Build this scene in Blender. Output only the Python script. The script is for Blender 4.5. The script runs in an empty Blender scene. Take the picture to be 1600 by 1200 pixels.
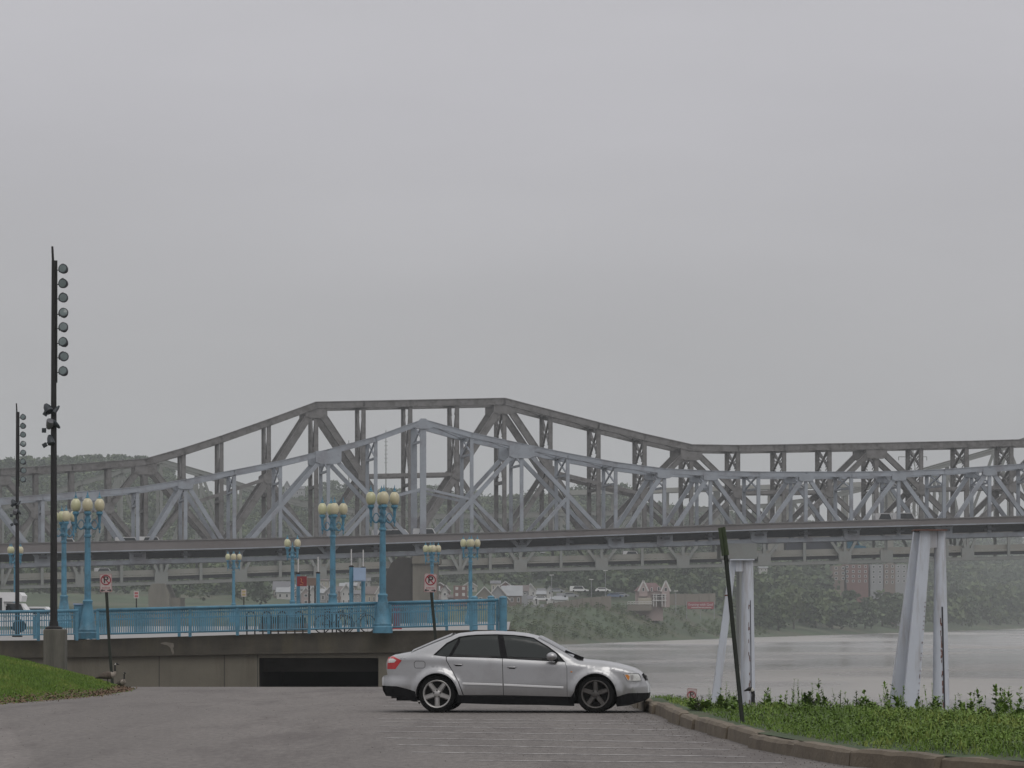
import bpy, bmesh, math, random
import numpy as np
from mathutils import Vector, Matrix
random.seed(7)
rng = np.random.default_rng(7)
SC = bpy.context.scene
COL = SC.collection

# ---------------------------------------------------------------- camera, sky, sun, exposure
F = 5890.0                     # focal length in pixels of a 1600 px wide frame
EYE = 1.65
cam_d = bpy.data.cameras.new("camera"); cam = bpy.data.objects.new("camera", cam_d); COL.objects.link(cam)
cam.location = (0, 0, EYE); cam.rotation_euler = (math.radians(90), 0, 0)
cam_d.lens = F / 1600 * 36; cam_d.sensor_width = 36; cam_d.shift_y = 0.225
cam_d.clip_start = 0.5; cam_d.clip_end = 20000
SC.camera = cam

SUN_EL, SUN_AZ = math.radians(52), math.radians(155)     # azimuth clockwise from +Y
world = bpy.data.worlds.new("World"); SC.world = world; world.use_nodes = True
wn, wl = world.node_tree.nodes, world.node_tree.links
wn.clear()
w_out = wn.new('ShaderNodeOutputWorld')
sky = wn.new('ShaderNodeTexSky'); sky.sky_type = 'NISHITA'; sky.sun_disc = False
sky.sun_elevation = SUN_EL; sky.sun_rotation = SUN_AZ
sky.dust_density = 3.0; sky.air_density = 1.5
hs = wn.new('ShaderNodeHueSaturation'); hs.inputs['Saturation'].default_value = 0.25
wl.new(sky.outputs[0], hs.inputs['Color'])
bg1 = wn.new('ShaderNodeBackground'); bg1.inputs['Strength'].default_value = 0.05
wl.new(hs.outputs[0], bg1.inputs['Color'])
# overcast cloud layer: dim towards the horizon, bright overhead, with soft cloud structure
tc = wn.new('ShaderNodeTexCoord'); sep = wn.new('ShaderNodeSeparateXYZ')
wl.new(tc.outputs['Generated'], sep.inputs[0])
rmp = wn.new('ShaderNodeValToRGB')
rmp.color_ramp.elements[0].position = 0.0; rmp.color_ramp.elements[0].color = (0.423, 0.422, 0.432, 1)
rmp.color_ramp.elements[1].position = 1.0; rmp.color_ramp.elements[1].color = (1.0, 1.0, 1.02, 1)
e = rmp.color_ramp.elements.new(0.07); e.color = (0.448, 0.444, 0.460, 1)
e = rmp.color_ramp.elements.new(0.13); e.color = (0.505, 0.497, 0.53, 1)
wl.new(sep.outputs[2], rmp.inputs[0])
nz = wn.new('ShaderNodeTexNoise'); nz.inputs['Scale'].default_value = 3.0; nz.inputs['Detail'].default_value = 4
mp = wn.new('ShaderNodeMapping'); mp.inputs['Scale'].default_value = (2.2, 2.2, 9)
wl.new(tc.outputs['Generated'], mp.inputs[0]); wl.new(mp.outputs[0], nz.inputs['Vector'])
mr = wn.new('ShaderNodeMapRange'); mr.inputs['To Min'].default_value = 0.955; mr.inputs['To Max'].default_value = 1.04
mr.inputs['From Min'].default_value = 0.3; mr.inputs['From Max'].default_value = 0.7
wl.new(nz.outputs[0], mr.inputs['Value'])
vm = wn.new('ShaderNodeVectorMath'); vm.operation = 'SCALE'
wl.new(rmp.outputs[0], vm.inputs[0]); wl.new(mr.outputs[0], vm.inputs['Scale'])
bg2 = wn.new('ShaderNodeBackground'); wl.new(vm.outputs[0], bg2.inputs['Color']); bg2.inputs['Strength'].default_value = 1.0
mx = wn.new('ShaderNodeMixShader'); mx.inputs[0].default_value = 0.9
wl.new(bg1.outputs[0], mx.inputs[1]); wl.new(bg2.outputs[0], mx.inputs[2]); wl.new(mx.outputs[0], w_out.inputs[0])

sun_d = bpy.data.lights.new("sun", 'SUN'); sun_d.energy = 0.8; sun_d.angle = math.radians(40); sun_d.color = (1, 0.97, 0.93)
sun = bpy.data.objects.new("sun", sun_d); COL.objects.link(sun)
_sd = Vector((math.sin(SUN_AZ) * math.cos(SUN_EL), math.cos(SUN_AZ) * math.cos(SUN_EL), math.sin(SUN_EL)))
sun.rotation_euler = (-_sd).to_track_quat('-Z', 'Y').to_euler()
SC.view_settings.view_transform = 'Standard'; SC.view_settings.look = 'None'
SC.view_settings.exposure = 0.07; SC.view_settings.gamma = 1.0
SC.cycles.max_bounces = 6; SC.cycles.volume_bounces = 1

# ---------------------------------------------------------------- helpers
def P(px, py, d):
    """3-D point seen at photo pixel (px,py) at distance d."""
    return Vector(((px - 800) * d / F, d, EYE + (960 - py) * d / F))

def tag(o, label=None, cat=None, group=None, kind=None):
    if label: o['label'] = label
    if cat: o['category'] = cat
    if group: o['group'] = group
    if kind: o['kind'] = kind
    return o

def thing(name, loc, label, cat, group=None, rz=0.0):
    o = bpy.data.objects.new(name, None); COL.objects.link(o)
    o.location = loc; o.rotation_euler = (0, 0, rz); o.empty_display_size = 0.3
    return tag(o, label, cat, group)

def copy_tree(o, parent=None):
    c = o.copy(); COL.objects.link(c)
    if parent is not None: c.parent = parent
    for ch in list(o.children): copy_tree(ch, c)
    return c

_mats = {}
def mat(name, base, rough=0.7, var=0.15, scale=1.0, metallic=0.0, dirt=None, dirt_amt=0.5, dirt_scale=0.5, streak=False,
        bump=0.0, bump_scale=20.0, coat=0.0, alpha=None, spec=None, detail=5, stretch=None):
    if name in _mats: return _mats[name]
    m = bpy.data.materials.new(name); m.use_nodes = True
    n, l = m.node_tree.nodes, m.node_tree.links
    b = n['Principled BSDF']
    b.inputs['Roughness'].default_value = rough; b.inputs['Metallic'].default_value = metallic
    b.inputs['Coat Weight'].default_value = coat
    if spec is not None: b.inputs['Specular IOR Level'].default_value = spec
    g = n.new('ShaderNodeNewGeometry'); mpn = n.new('ShaderNodeMapping')
    l.new(g.outputs['Position'], mpn.inputs[0])
    if stretch: mpn.inputs['Scale'].default_value = stretch
    t = n.new('ShaderNodeTexNoise'); t.inputs['Scale'].default_value = scale; t.inputs['Detail'].default_value = detail
    t.inputs['Roughness'].default_value = 0.6
    l.new(mpn.outputs[0], t.inputs['Vector'])
    r = n.new('ShaderNodeMapRange'); r.inputs['From Min'].default_value = 0.28; r.inputs['From Max'].default_value = 0.72
    r.inputs['To Min'].default_value = 1 - var; r.inputs['To Max'].default_value = 1 + var
    l.new(t.outputs[0], r.inputs['Value'])
    v = n.new('ShaderNodeVectorMath'); v.operation = 'SCALE'; v.inputs[0].default_value = base[:3]
    l.new(r.outputs[0], v.inputs['Scale'])
    last = v.outputs[0]
    if dirt:
        t2 = n.new('ShaderNodeTexNoise'); t2.inputs['Scale'].default_value = dirt_scale; t2.inputs['Detail'].default_value = 6
        t2.inputs['Roughness'].default_value = 0.7
        mp2 = n.new('ShaderNodeMapping'); l.new(g.outputs['Position'], mp2.inputs[0])
        if stretch: mp2.inputs['Scale'].default_value = stretch
        if streak: mp2.inputs['Scale'].default_value = (1, 1, 0.12)
        l.new(mp2.outputs[0], t2.inputs['Vector'])
        r2 = n.new('ShaderNodeMapRange'); r2.interpolation_type = 'SMOOTHSTEP'
        r2.inputs['From Min'].default_value = 0.46; r2.inputs['From Max'].default_value = 0.66
        r2.inputs['To Max'].default_value = dirt_amt
        l.new(t2.outputs[0], r2.inputs['Value'])
        mc = n.new('ShaderNodeMix'); mc.data_type = 'RGBA'
        l.new(r2.outputs[0], mc.inputs[0]); l.new(last, mc.inputs[6]); mc.inputs[7].default_value = (*dirt[:3], 1)
        last = mc.outputs[2]
    l.new(last, b.inputs['Base Color'])
    if bump:
        t3 = n.new('ShaderNodeTexNoise'); t3.inputs['Scale'].default_value = bump_scale; t3.inputs['Detail'].default_value = 4
        l.new(mpn.outputs[0], t3.inputs['Vector'])
        bp = n.new('ShaderNodeBump'); bp.inputs['Strength'].default_value = bump; bp.inputs['Distance'].default_value = 0.02
        l.new(t3.outputs[0], bp.inputs['Height']); l.new(bp.outputs[0], b.inputs['Normal'])
    _mats[name] = m
    return m

class MB:
    """collects geometry in world coordinates, builds ONE mesh object (optionally under a parent thing)"""
    def __init__(s): s.v = []; s.f = []; s.mi = []; s.m = 0; s.caps = True
    def nocap(s): s.caps = False; return s
    def add(s, vs, fs):
        o = len(s.v); s.v.extend([tuple(p) for p in vs]); s.f.extend([tuple(i + o for i in f) for f in fs]); s.mi.extend([s.m] * len(fs)); return s
    def box(s, c, size, R=None):
        hx, hy, hz = size[0] / 2, size[1] / 2, size[2] / 2
        vs = [Vector((x, y, z)) for x in (-hx, hx) for y in (-hy, hy) for z in (-hz, hz)]
        if R is not None: vs = [R @ p for p in vs]
        vs = [p + Vector(c) for p in vs]
        return s.add(vs, [(0, 1, 3, 2), (4, 6, 7, 5), (0, 4, 5, 1), (2, 3, 7, 6), (0, 2, 6, 4), (1, 5, 7, 3)])
    def box2(s, a, b):
        return s.box([(a[i] + b[i]) / 2 for i in range(3)], [abs(b[i] - a[i]) for i in range(3)])
    def beam(s, p, q, w, t, nrm=Vector((0, 1, 0)), w2=None):
        """bar from p to q; w = width in the plane, t = thickness along nrm"""
        p, q = Vector(p), Vector(q); d = (q - p)
        if d.length < 1e-6: return s
        d.normalize(); nrm = Vector(nrm); u = d.cross(nrm)
        if u.length < 1e-4: nrm = Vector((1, 0, 0)) if abs(d.x) < .9 else Vector((0, 1, 0)); u = d.cross(nrm)
        u.normalize(); n = u.cross(d).normalized(); w2 = w if w2 is None else w2
        vs = []
        for c, ww in ((p, w), (q, w2)):
            for a, b in ((-1, -1), (1, -1), (1, 1), (-1, 1)): vs.append(c + u * a * ww / 2 + n * b * t / 2)
        return s.add(vs, [(0, 3, 2, 1), (4, 5, 6, 7), (0, 1, 5, 4), (1, 2, 6, 5), (2, 3, 7, 6), (3, 0, 4, 7)])
    def tube(s, pts, rad, n=8, caps=True, sq=1.0, sqv=None):
        pts = [Vector(p) for p in pts]
        if not hasattr(rad, '__len__'): rad = [rad] * len(pts)
        vs = []; fs = []; prev = None
        for i, p in enumerate(pts):
            d = (pts[min(i + 1, len(pts) - 1)] - pts[max(i - 1, 0)]).normalized()
            if prev is None:
                up = Vector((0, 0, 1)) if abs(d.z) < .9 else Vector((1, 0, 0))
            else: up = prev
            u = d.cross(up).normalized(); v = u.cross(d).normalized(); prev = v
            for k in range(n):
                a = 2 * math.pi * k / n
                vs.append(p + (u * math.cos(a) * sq + v * math.sin(a)) * rad[i])
        for i in range(len(pts) - 1):
            for k in range(n):
                a, b = i * n + k, i * n + (k + 1) % n
                fs.append((a, b, b + n, a + n))
        if caps: fs.append(tuple(range(n - 1, -1, -1))); fs.append(tuple((len(pts) - 1) * n + k for k in range(n)))
        return s.add(vs, fs)
    def lathe(s, prof, c=(0, 0, 0), n=16, axis='Z'):
        """prof = [(r, h)]"""
        vs = []; fs = []
        for r, h in prof:
            for k in range(n):
                a = 2 * math.pi * k / n; x, y = r * math.cos(a), r * math.sin(a)
                q = (x, y, h) if axis == 'Z' else ((x, h, y) if axis == 'Y' else (h, x, y))
                vs.append(Vector(q) + Vector(c))
        m = len(prof)
        for i in range(m - 1):
            for k in range(n):
                a, b = i * n + k, i * n + (k + 1) % n
                f = (a, b, b + n, a + n)
                fs.append(f if axis != 'Y' else f[::-1])
        e0, e1 = tuple(range(n - 1, -1, -1)), tuple((m - 1) * n + k for k in range(n))
        if s.caps and prof[0][0] > 1e-4: fs.append(e0 if axis != 'Y' else e0[::-1])
        if s.caps and prof[-1][0] > 1e-4: fs.append(e1 if axis != 'Y' else e1[::-1])
        return s.add(vs, fs)
    def prism(s, poly, a, b, axis='Y'):
        """extrude 2-D polygon [(u,v)] between a and b along axis"""
        n = len(poly); vs = []
        for h in (a, b):
            for u, v in poly:
                vs.append((u, h, v) if axis == 'Y' else ((h, u, v) if axis == 'X' else (u, v, h)))
        fs = [tuple(range(n)), tuple(range(2 * n - 1, n - 1, -1))] + [(i, i + n, (i + 1) % n + n, (i + 1) % n) for i in range(n)]
        return s.add(vs, fs)
    def sphere(s, c, r, n=10, m=7, sc=(1, 1, 1)):
        prof = [(max(1e-5, r * math.sin(math.pi * i / m)), -r * math.cos(math.pi * i / m)) for i in range(m + 1)]
        k0 = len(s.v); s.lathe(prof, (0, 0, 0), n)
        for i in range(k0, len(s.v)):
            x, y, z = s.v[i]; s.v[i] = (x * sc[0] + c[0], y * sc[1] + c[1], z * sc[2] + c[2])
        return s
    def build(s, name, m, parent=None, smooth=False, label=None, cat=None, group=None, kind=None, org=None):
        me = bpy.data.meshes.new(name)
        v = np.array(s.v, dtype=float).reshape(-1, 3)
        o3 = np.zeros(3)
        if org is not None: o3 = np.array(org, dtype=float)
        me.from_pydata((v - o3).tolist(), [], s.f)
        for mm in (m if isinstance(m, (list, tuple)) else [m]): me.materials.append(mm)
        if isinstance(m, (list, tuple)): me.polygons.foreach_set('material_index', s.mi)
        if smooth: me.polygons.foreach_set('use_smooth', [True] * len(s.f))
        me.update()
        o = bpy.data.objects.new(name, me); COL.objects.link(o)
        if parent is not None: o.parent = parent
        elif org is not None: o.location = org
        if smooth == 'auto':
            sharp_by_angle(me)
        return tag(o, label, cat, group, kind)

def sharp_by_angle(me, ang=35):
    bm = bmesh.new(); bm.from_mesh(me)
    for e in bm.edges:
        if len(e.link_faces) == 2 and e.calc_face_angle(0) > math.radians(ang): e.smooth = False
    bm.to_mesh(me); bm.free()

ORD = 'first second third fourth fifth sixth seventh eighth ninth tenth eleventh twelfth thirteenth fourteenth fifteenth sixteenth seventeenth eighteenth nineteenth twentieth twenty-first twenty-second twenty-third twenty-fourth'.split()
def fix_normals(o):
    bm = bmesh.new(); bm.from_mesh(o.data); bmesh.ops.recalc_face_normals(bm, faces=bm.faces); bm.to_mesh(o.data); bm.free()
    return o

def text_mesh(txt, size, ext=0.002):
    cu = bpy.data.curves.new('txt', 'FONT'); cu.body = txt; cu.size = size; cu.extrude = ext; cu.align_x = 'CENTER'; cu.align_y = 'CENTER'
    cu.resolution_u = 3
    o = bpy.data.objects.new('txt', cu); COL.objects.link(o)
    dg = bpy.context.evaluated_depsgraph_get(); me = bpy.data.meshes.new_from_object(o.evaluated_get(dg))
    bpy.data.objects.remove(o); bpy.data.curves.remove(cu)
    return me

def ground_sheet(name, xs, ys, zf, m, label, kind='structure', mask=None, smooth=True):
    X, Y = np.meshgrid(xs, ys); Z = zf(X, Y)
    v = np.stack([X, Y, Z], -1).reshape(-1, 3); nx, ny = len(xs), len(ys)
    i, j = np.meshgrid(np.arange(nx - 1), np.arange(ny - 1)); a = (j * nx + i).ravel()
    f = np.stack([a, a + 1, a + nx + 1, a + nx], -1)
    if mask is not None:
        cx = (X[:-1, :-1] + X[1:, 1:]).ravel() / 2; cy = (Y[:-1, :-1] + Y[1:, 1:]).ravel() / 2
        f = f[mask(cx, cy)]
    me = bpy.data.meshes.new(name); me.from_pydata(v.tolist(), [], f.tolist()); me.materials.append(m)
    if smooth: me.polygons.foreach_set('use_smooth', [True] * len(f))
    me.update()
    o = bpy.data.objects.new(name, me); COL.objects.link(o)
    return tag(o, label, None, None, kind)

# ---------------------------------------------------------------- materials
M = {}
M['steel_lav'] = mat('lavender_grey_steel', (0.265, 0.29, 0.325), 0.6, 0.12, 0.4, dirt=(0.16, 0.15, 0.165), dirt_amt=0.6, dirt_scale=0.35)
M['steel_grey'] = mat('weathered_grey_steel', (0.152, 0.147, 0.145), 0.75, 0.2, 0.7, dirt=(0.07, 0.065, 0.061), dirt_amt=0.7, dirt_scale=0.9)
M['steel_pale'] = mat('pale_green_grey_steel', (0.19, 0.20, 0.19), 0.7, 0.12, 0.3, dirt=(0.15, 0.14, 0.13), dirt_amt=0.5, dirt_scale=0.3)
M['deck_brown'] = mat('bridge_parapet_paint', (0.145, 0.132, 0.13), 0.8, 0.15, 0.3, dirt=(0.10, 0.085, 0.08), dirt_amt=0.6, dirt_scale=0.15)
M['deck_dark'] = mat('bridge_stringer_dark', (0.026, 0.028, 0.036), 0.8, 0.2, 0.3)  # shadow under the bridge decks is put into this colour
M['deck_beige'] = mat('concrete_deck_edge', (0.215, 0.212, 0.19), 0.85, 0.1, 0.2, dirt=(0.2, 0.18, 0.15), dirt_amt=0.5, dirt_scale=0.12)
M['asphalt_far'] = mat('bridge_roadway', (0.08, 0.08, 0.08), 0.9, 0.1, 0.5)
M['concrete_pier'] = mat('pier_concrete', (0.17, 0.158, 0.13), 0.9, 0.12, 0.3, dirt=(0.11, 0.10, 0.085), dirt_amt=0.6, dirt_scale=0.25, streak=True)
M['pier_shade'] = mat('pier_shaded_side_dark', (0.032, 0.027, 0.023), 0.95, 0.25, 0.8)  # shade of the pier's left side put into the colour
M['white_paint'] = mat('white_marine_paint', (0.45, 0.48, 0.53), 0.55, 0.05, 1.0, dirt=(0.25, 0.225, 0.21), dirt_amt=0.55, dirt_scale=2.6, streak=True)
M['rust'] = mat('rust', (0.13, 0.06, 0.045), 0.9, 0.5, 6.0)
M['slot_shadow'] = mat('slot_shadow_dark', (0.03, 0.028, 0.035), 0.9, 0.4, 5.0)  # shade inside the pile's slot, painted as a dark bar
M['blue'] = mat('teal_blue_paint', (0.07, 0.20, 0.285), 0.5, 0.12, 2.0, dirt=(0.045, 0.11, 0.15), dirt_amt=0.7, dirt_scale=2.2)
M['blue_light'] = mat('pale_blue_metal', (0.26, 0.34, 0.46), 0.55, 0.06, 2.0)
M['globe'] = mat('cream_lamp_glass', (0.43, 0.425, 0.26), 0.3, 0.10, 3.0, coat=0.3)
M['globe_pink'] = mat('warm_cream_lamp_glass', (0.45, 0.41, 0.27), 0.3, 0.10, 3.0, coat=0.3)
M['mast'] = mat('dark_bronze_mast', (0.009, 0.008, 0.009), 0.7, 0.3, 3.0)
M['mast_head'] = mat('dark_lamp_housing', (0.018, 0.024, 0.03), 0.5, 0.2, 8.0)
M['lens'] = mat('lamp_lens_glass', (0.10, 0.13, 0.13), 0.15, 0.2, 8.0, coat=0.5)
M['wall'] = mat('parapet_wall_concrete', (0.135, 0.124, 0.098), 0.95, 0.12, 0.8, dirt=(0.085, 0.075, 0.056), dirt_amt=0.6, dirt_scale=0.8, streak=True, bump=0.3)
M['wall_top'] = mat('mossy_coping_concrete', (0.058, 0.052, 0.041), 0.95, 0.35, 1.2, dirt=(0.10, 0.088, 0.055), dirt_amt=0.5, dirt_scale=0.7, streak=True, bump=0.3)
M['plaza'] = mat('plaza_concrete', (0.25, 0.245, 0.24), 0.85, 0.08, 0.6)
M['pedestal'] = mat('pedestal_concrete', (0.085, 0.08, 0.068), 0.95, 0.2, 2.0, dirt=(0.15, 0.14, 0.12), dirt_amt=0.7, dirt_scale=1.4, streak=True)
M['kerb'] = mat('kerb_stone', (0.145, 0.118, 0.085), 0.95, 0.22, 5.0, dirt=(0.075, 0.06, 0.045), dirt_amt=0.7, dirt_scale=2.5, bump=0.5)
M['black'] = mat('black_paint', (0.015, 0.015, 0.015), 0.6, 0.1, 5.0)
M['post_green'] = mat('dark_green_post', (0.012, 0.016, 0.010), 0.7, 0.3, 4.0)
M['sign_back'] = mat('mossy_green_sign_back', (0.04, 0.06, 0.022), 0.8, 0.4, 8.0)
M['sign_white'] = mat('faded_white_sign', (0.42, 0.36, 0.35), 0.6, 0.08, 15.0)
M['red'] = mat('sign_red', (0.28, 0.018, 0.035), 0.6, 0.1, 10.0)
M['darkwood'] = mat('hedge_dark', (0.02, 0.035, 0.015), 0.9, 0.5, 6.0)

# truss bridge ----------------------------------------------------
TILT = 0.172
NRM = Vector((-TILT, 1, 0)).normalized()
def on_plane(px, py, d0):
    k = (px - 800) / F; y = d0 / (1 - k * TILT)
    return Vector((k * y, y, EYE + (960 - py) * y / F))
def lerp_line(pts, px):
    return float(np.interp(px, [p[0] for p in pts], [p[1] for p in pts]))
HAZE = 0.00018
class Bridge:
    def __init__(s, name, label, d0, W, m, group):
        s.d0, s.W, s.m = d0, W, m
        s.t = thing(name, on_plane(0, 960, d0) + Vector((0, 0, 0)), label, 'bridge', group)
        s.org = tuple(s.t.location)
    def pt(s, px, py, off=0.0):
        """point of the near truss plane, moved 'off' metres to the far side"""
        return on_plane(px, py, s.d0) + NRM * off
    def part(s, mb, name, m=None, label=None):
        return mb.build(name, m or s.m, s.t, org=s.org, label=label)
    def member(s, name, a, b, w, t, off=0.0, m=None, flange=0.0):
        mb = MB(); p, q = s.pt(*a, off), s.pt(*b, off)
        if flange:            # built-up member: web plates with proud edge flanges
            mb.beam(p, q, w * 0.86, t * 0.8, NRM)
            d = (q - p).normalized(); u = d.cross(NRM).normalized()
            for k in (-1, 1): mb.beam(p + u * k * w * 0.46, q + u * k * w * 0.46, w * 0.10, t * 1.05, NRM)
        else: mb.beam(p, q, w, t, NRM)
        return s.part(mb, name, m)
    def chord(s, name, pts, w, t, off=0.0, m=None, plates=True):
        mb = MB()
        for a, b in zip(pts[:-1], pts[1:]):
            p, q = s.pt(*a, off), s.pt(*b, off); e = (q - p).normalized() * w * 0.15
            mb.beam(p - e, q + e, w * 0.8, t * 0.85, NRM)
            u = (q - p).normalized().cross(NRM).normalized()
            for k in (-1, 1): mb.beam(p - e * .9 + u * k * w * .45, q + e * .9 + u * k * w * .45, w * 0.12, t * 1.08, NRM)
            if plates:
                L = (q - p).length; nb = max(1, int(L / 1.3))
                for i in range(nb + 1):
                    c = p.lerp(q, (i + .5) / (nb + 1)); mb.beam(c - u * w * .38, c + u * w * .38, 0.13, t * 0.95, NRM)
        return s.part(mb, name, m)
    def gusset(s, px, py, w, h, off=0.0, shape=None, m=None):
        c = s.pt(px, py, off); mb = MB(); X = Vector((1, TILT, 0)).normalized(); Z = Vector((0, 0, 1))
        shape = shape or [(-.5, -.35), (-.3, -.5), (.3, -.5), (.5, -.35), (.5, .5), (-.5, .5)]
        n = len(shape); vs = []
        for o in (-0.42, 0.42): vs += [c + X * a * w + Z * b * h + NRM * o for a, b in shape]
        mb.add(vs, [tuple(range(n - 1, -1, -1)), tuple(range(n, 2 * n))] + [(i, (i + 1) % n, (i + 1) % n + n, i + n) for i in range(n)])
        return s.part(mb, 'gusset_plate', m)

def lattice(mb, p0, p1, q0, q1, n, w=0.16):
    """stack of n X braces between line p0-p1 and line q0-q1"""
    for i in range(n):
        a0, a1 = p0.lerp(p1, i / n), p0.lerp(p1, (i + 1) / n); b0, b1 = q0.lerp(q1, i / n), q0.lerp(q1, (i + 1) / n)
        mb.beam(a0, b1, w, w, Vector((1, 0, 0))); mb.beam(b0, a1, w, w, Vector((1, 0, 0)))

# ---- near bridge: pale lavender highway truss with brown walkway parapet
B1 = Bridge('truss_bridge', 'pale lavender steel highway truss bridge nearest the viewer with brown parapet along its deck', 560, 9.4, M['steel_lav'], None)
top1 = [(-95, 795), (-10, 783), (67, 777), (140, 771), (215, 765), (290, 753), (366, 738), (438, 724), (513, 706), (587, 686), (661, 659), (737, 680),
        (815, 697), (887, 712), (962, 726), (1038, 736), (1110, 739.5), (1185, 741), (1259, 741), (1330, 741), (1404, 740), (1475, 737), (1546, 732), (1620, 727), (1695, 718)]
bot1 = [(-95, 886), (0, 884), (400, 873), (800, 859), (1200, 845), (1600, 834.5), (1695, 832)]
fasT = [(-95, 851), (0, 849), (400, 841), (800, 831), (1200, 817), (1600, 806), (1695, 803)]
fasB = [(-95, 869), (0, 866), (400, 857), (800, 843), (1200, 828), (1600, 818), (1695, 815)]
Y = lerp_line
for off, tag_ in ((0, 'near'), (B1.W, 'far')):
    B1.chord('top_chord', top1, 0.78, 0.7, off, plates=False)
    B1.chord('bottom_chord', bot1, 0.62, 0.6, off, plates=False)
v1 = [p[0] for p in top1]
for px in v1:
    for off in (0, B1.W):
        yt, yb = Y(top1, px), Y(bot1, px)
        B1.member('vertical', (px, yt), (px, yb), 0.50 if px != 661 else 0.9, 0.45, off)
tn = [-10, 140, 290, 513, 815, 1038, 1110, 1259, 1404, 1546, 1695]
diag1 = [(-10, 67), (140, 67), (140, 215), (290, 215), (290, 366), (513, 366), (513, 661), (815, 661), (815, 962), (1038, 962), (1110, 1038), (1110, 1185),
         (1259, 1185), (1259, 1330), (1404, 1330), (1404, 1475), (1546, 1475), (1546, 1620), (1695, 1620)]
for a, b in diag1:
    for off in (0, B1.W):
        B1.member('diagonal', (a, Y(top1, a)), (b, Y(bot1, b)), 0.6, 0.5, off)
def mid(br, top, bot, a, b, f=0.5): return (a + (b - a) * f, Y(top, a) + (Y(bot, b) - Y(top, a)) * f)
for a, b in ((513, 366), (513, 661), (815, 661), (815, 962)):      # sub-diagonals from mid nodes down under the top node
    m_ = mid(B1, top1, bot1, a, b)
    for off in (0, B1.W): B1.member('sub_diagonal', m_, (a, Y(bot1, a)), 0.5, 0.4, off)
for a, b in ((513, 661), (815, 661)):
    m_ = mid(B1, top1, bot1, a, b)
    for off in (0, B1.W): B1.member('strut', m_, (661, 763), 0.36, 0.36, off)
for px in tn:
    big = px in (513, 815)
    for off in (0, B1.W): B1.gusset(px, Y(top1, px) + (5.5 if not big else 9), 2.2 if not big else 3.8, 1.1 if not big else 1.9, off)
B1.gusset(661, 662, 3.0, 1.5, 0, [(-.5, -.3), (-.3, -.5), (.3, -.5), (.5, -.3), (.12, .5), (-.12, .5)])
for px in (67, 215, 366, 661, 962, 1038, 1185, 1330, 1475, 1620):
    B1.gusset(px, Y(bot1, px) - 6, 2.4, 1.6, 0)
for i, px in enumerate(v1):
    mb = MB(); mb2 = MB()
    a, b = B1.pt(px, Y(top1, px)), B1.pt(px, Y(top1, px), B1.W)
    mb.beam(a, b, 0.5, 0.35, Vector((0, 0, 1)))
    if i + 1 < len(v1):
        q = v1[i + 1]; c, d = B1.pt(q, Y(top1, q)), B1.pt(q, Y(top1, q), B1.W)
        mb2.beam(a, d, 0.25, 0.22, Vector((0, 0, 1))); mb2.beam(b, c, 0.25, 0.22, Vector((0, 0, 1)))
    yb = Y(top1, px); gap = Y(fasT, px) - yb
    if gap > 70:      # sway frame below the cross strut
        yy = yb + min(0.30 * gap, 30)
        a2, b2 = B1.pt(px, yy), B1.pt(px, yy, B1.W)
        mb.beam(a2, b2, 0.4, 0.3, Vector((0, 0, 1))); mb2.beam(a, b2, 0.22, 0.22, Vector((1, 0, 0))); mb2.beam(b, a2, 0.22, 0.22, Vector((1, 0, 0)))
    B1.part(mb, 'cross_strut')
    if mb2.v: B1.part(mb2, 'lateral_brace')
# deck
def ribbon(br, topl, botl, off, t, name, m, x0=-95, x1=1695, step=60):
    mb = MB(); xs = list(np.arange(x0, x1, step)) + [x1]
    for a, b in zip(xs[:-1], xs[1:]):
        vs = []
        for px in (a, b):
            for o in (off, off + t):
                p = br.pt(px, Y(topl, px), o); q = br.pt(px, Y(botl, px), o); vs += [p, q]
        mb.add(vs, [(0, 1, 5, 4), (2, 6, 7, 3), (0, 4, 6, 2), (1, 3, 7, 5)] + ([(0, 2, 3, 1)] if a == xs[0] else []) + ([(4, 5, 7, 6)] if b == xs[-1] else []))
    return br.part(mb, name, m)
sh = lambda l, d: [(p[0], p[1] + d) for p in l]
ribbon(B1, fasT, fasB, -1.7, 0.25, 'walkway_parapet', M['deck_brown'])
ribbon(B1, fasT, sh(fasT, 1.6), -1.85, 0.12, 'parapet_rail', M['steel_grey'])
ribbon(B1, sh(fasB, -1.5), sh(fasB, 0.2), -1.95, 0.4, 'parapet_flange', M['steel_lav'])
ribbon(B1, sh(fasB, -2), sh(fasB, 1.5), -1.4, B1.W + 2.8, 'road_deck', M['asphalt_far'])
ribbon(B1, fasT, fasB, B1.W + 1.4, 0.25, 'walkway_parapet', M['deck_brown'])
for off in (1.4, 3.6, 5.8, 8.0):
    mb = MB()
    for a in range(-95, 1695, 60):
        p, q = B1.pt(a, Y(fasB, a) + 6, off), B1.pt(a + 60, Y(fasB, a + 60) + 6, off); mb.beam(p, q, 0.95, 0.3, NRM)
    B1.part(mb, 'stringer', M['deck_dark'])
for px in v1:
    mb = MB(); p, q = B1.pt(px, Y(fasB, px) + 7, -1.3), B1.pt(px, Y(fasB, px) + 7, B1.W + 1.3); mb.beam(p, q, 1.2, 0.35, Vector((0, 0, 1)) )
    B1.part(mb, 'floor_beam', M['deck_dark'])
    if px not in (67, 215, 366, 661, 962, 1038, 1185, 1330, 1475, 1620):
        continue
for a in range(-95, 1690, 75):      # bottom lateral bracing
    mb = MB()
    p = B1.pt(a, Y(bot1, a)); q = B1.pt(a + 75, Y(bot1, a + 75), B1.W); mb.beam(p, q, .3, .25, Vector((0, 0, 1)))
    p = B1.pt(a, Y(bot1, a), B1.W); q = B1.pt(a + 75, Y(bot1, a + 75)); mb.beam(p, q, .3, .25, Vector((0, 0, 1)))
    B1.part(mb, 'bottom_brace')
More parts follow.
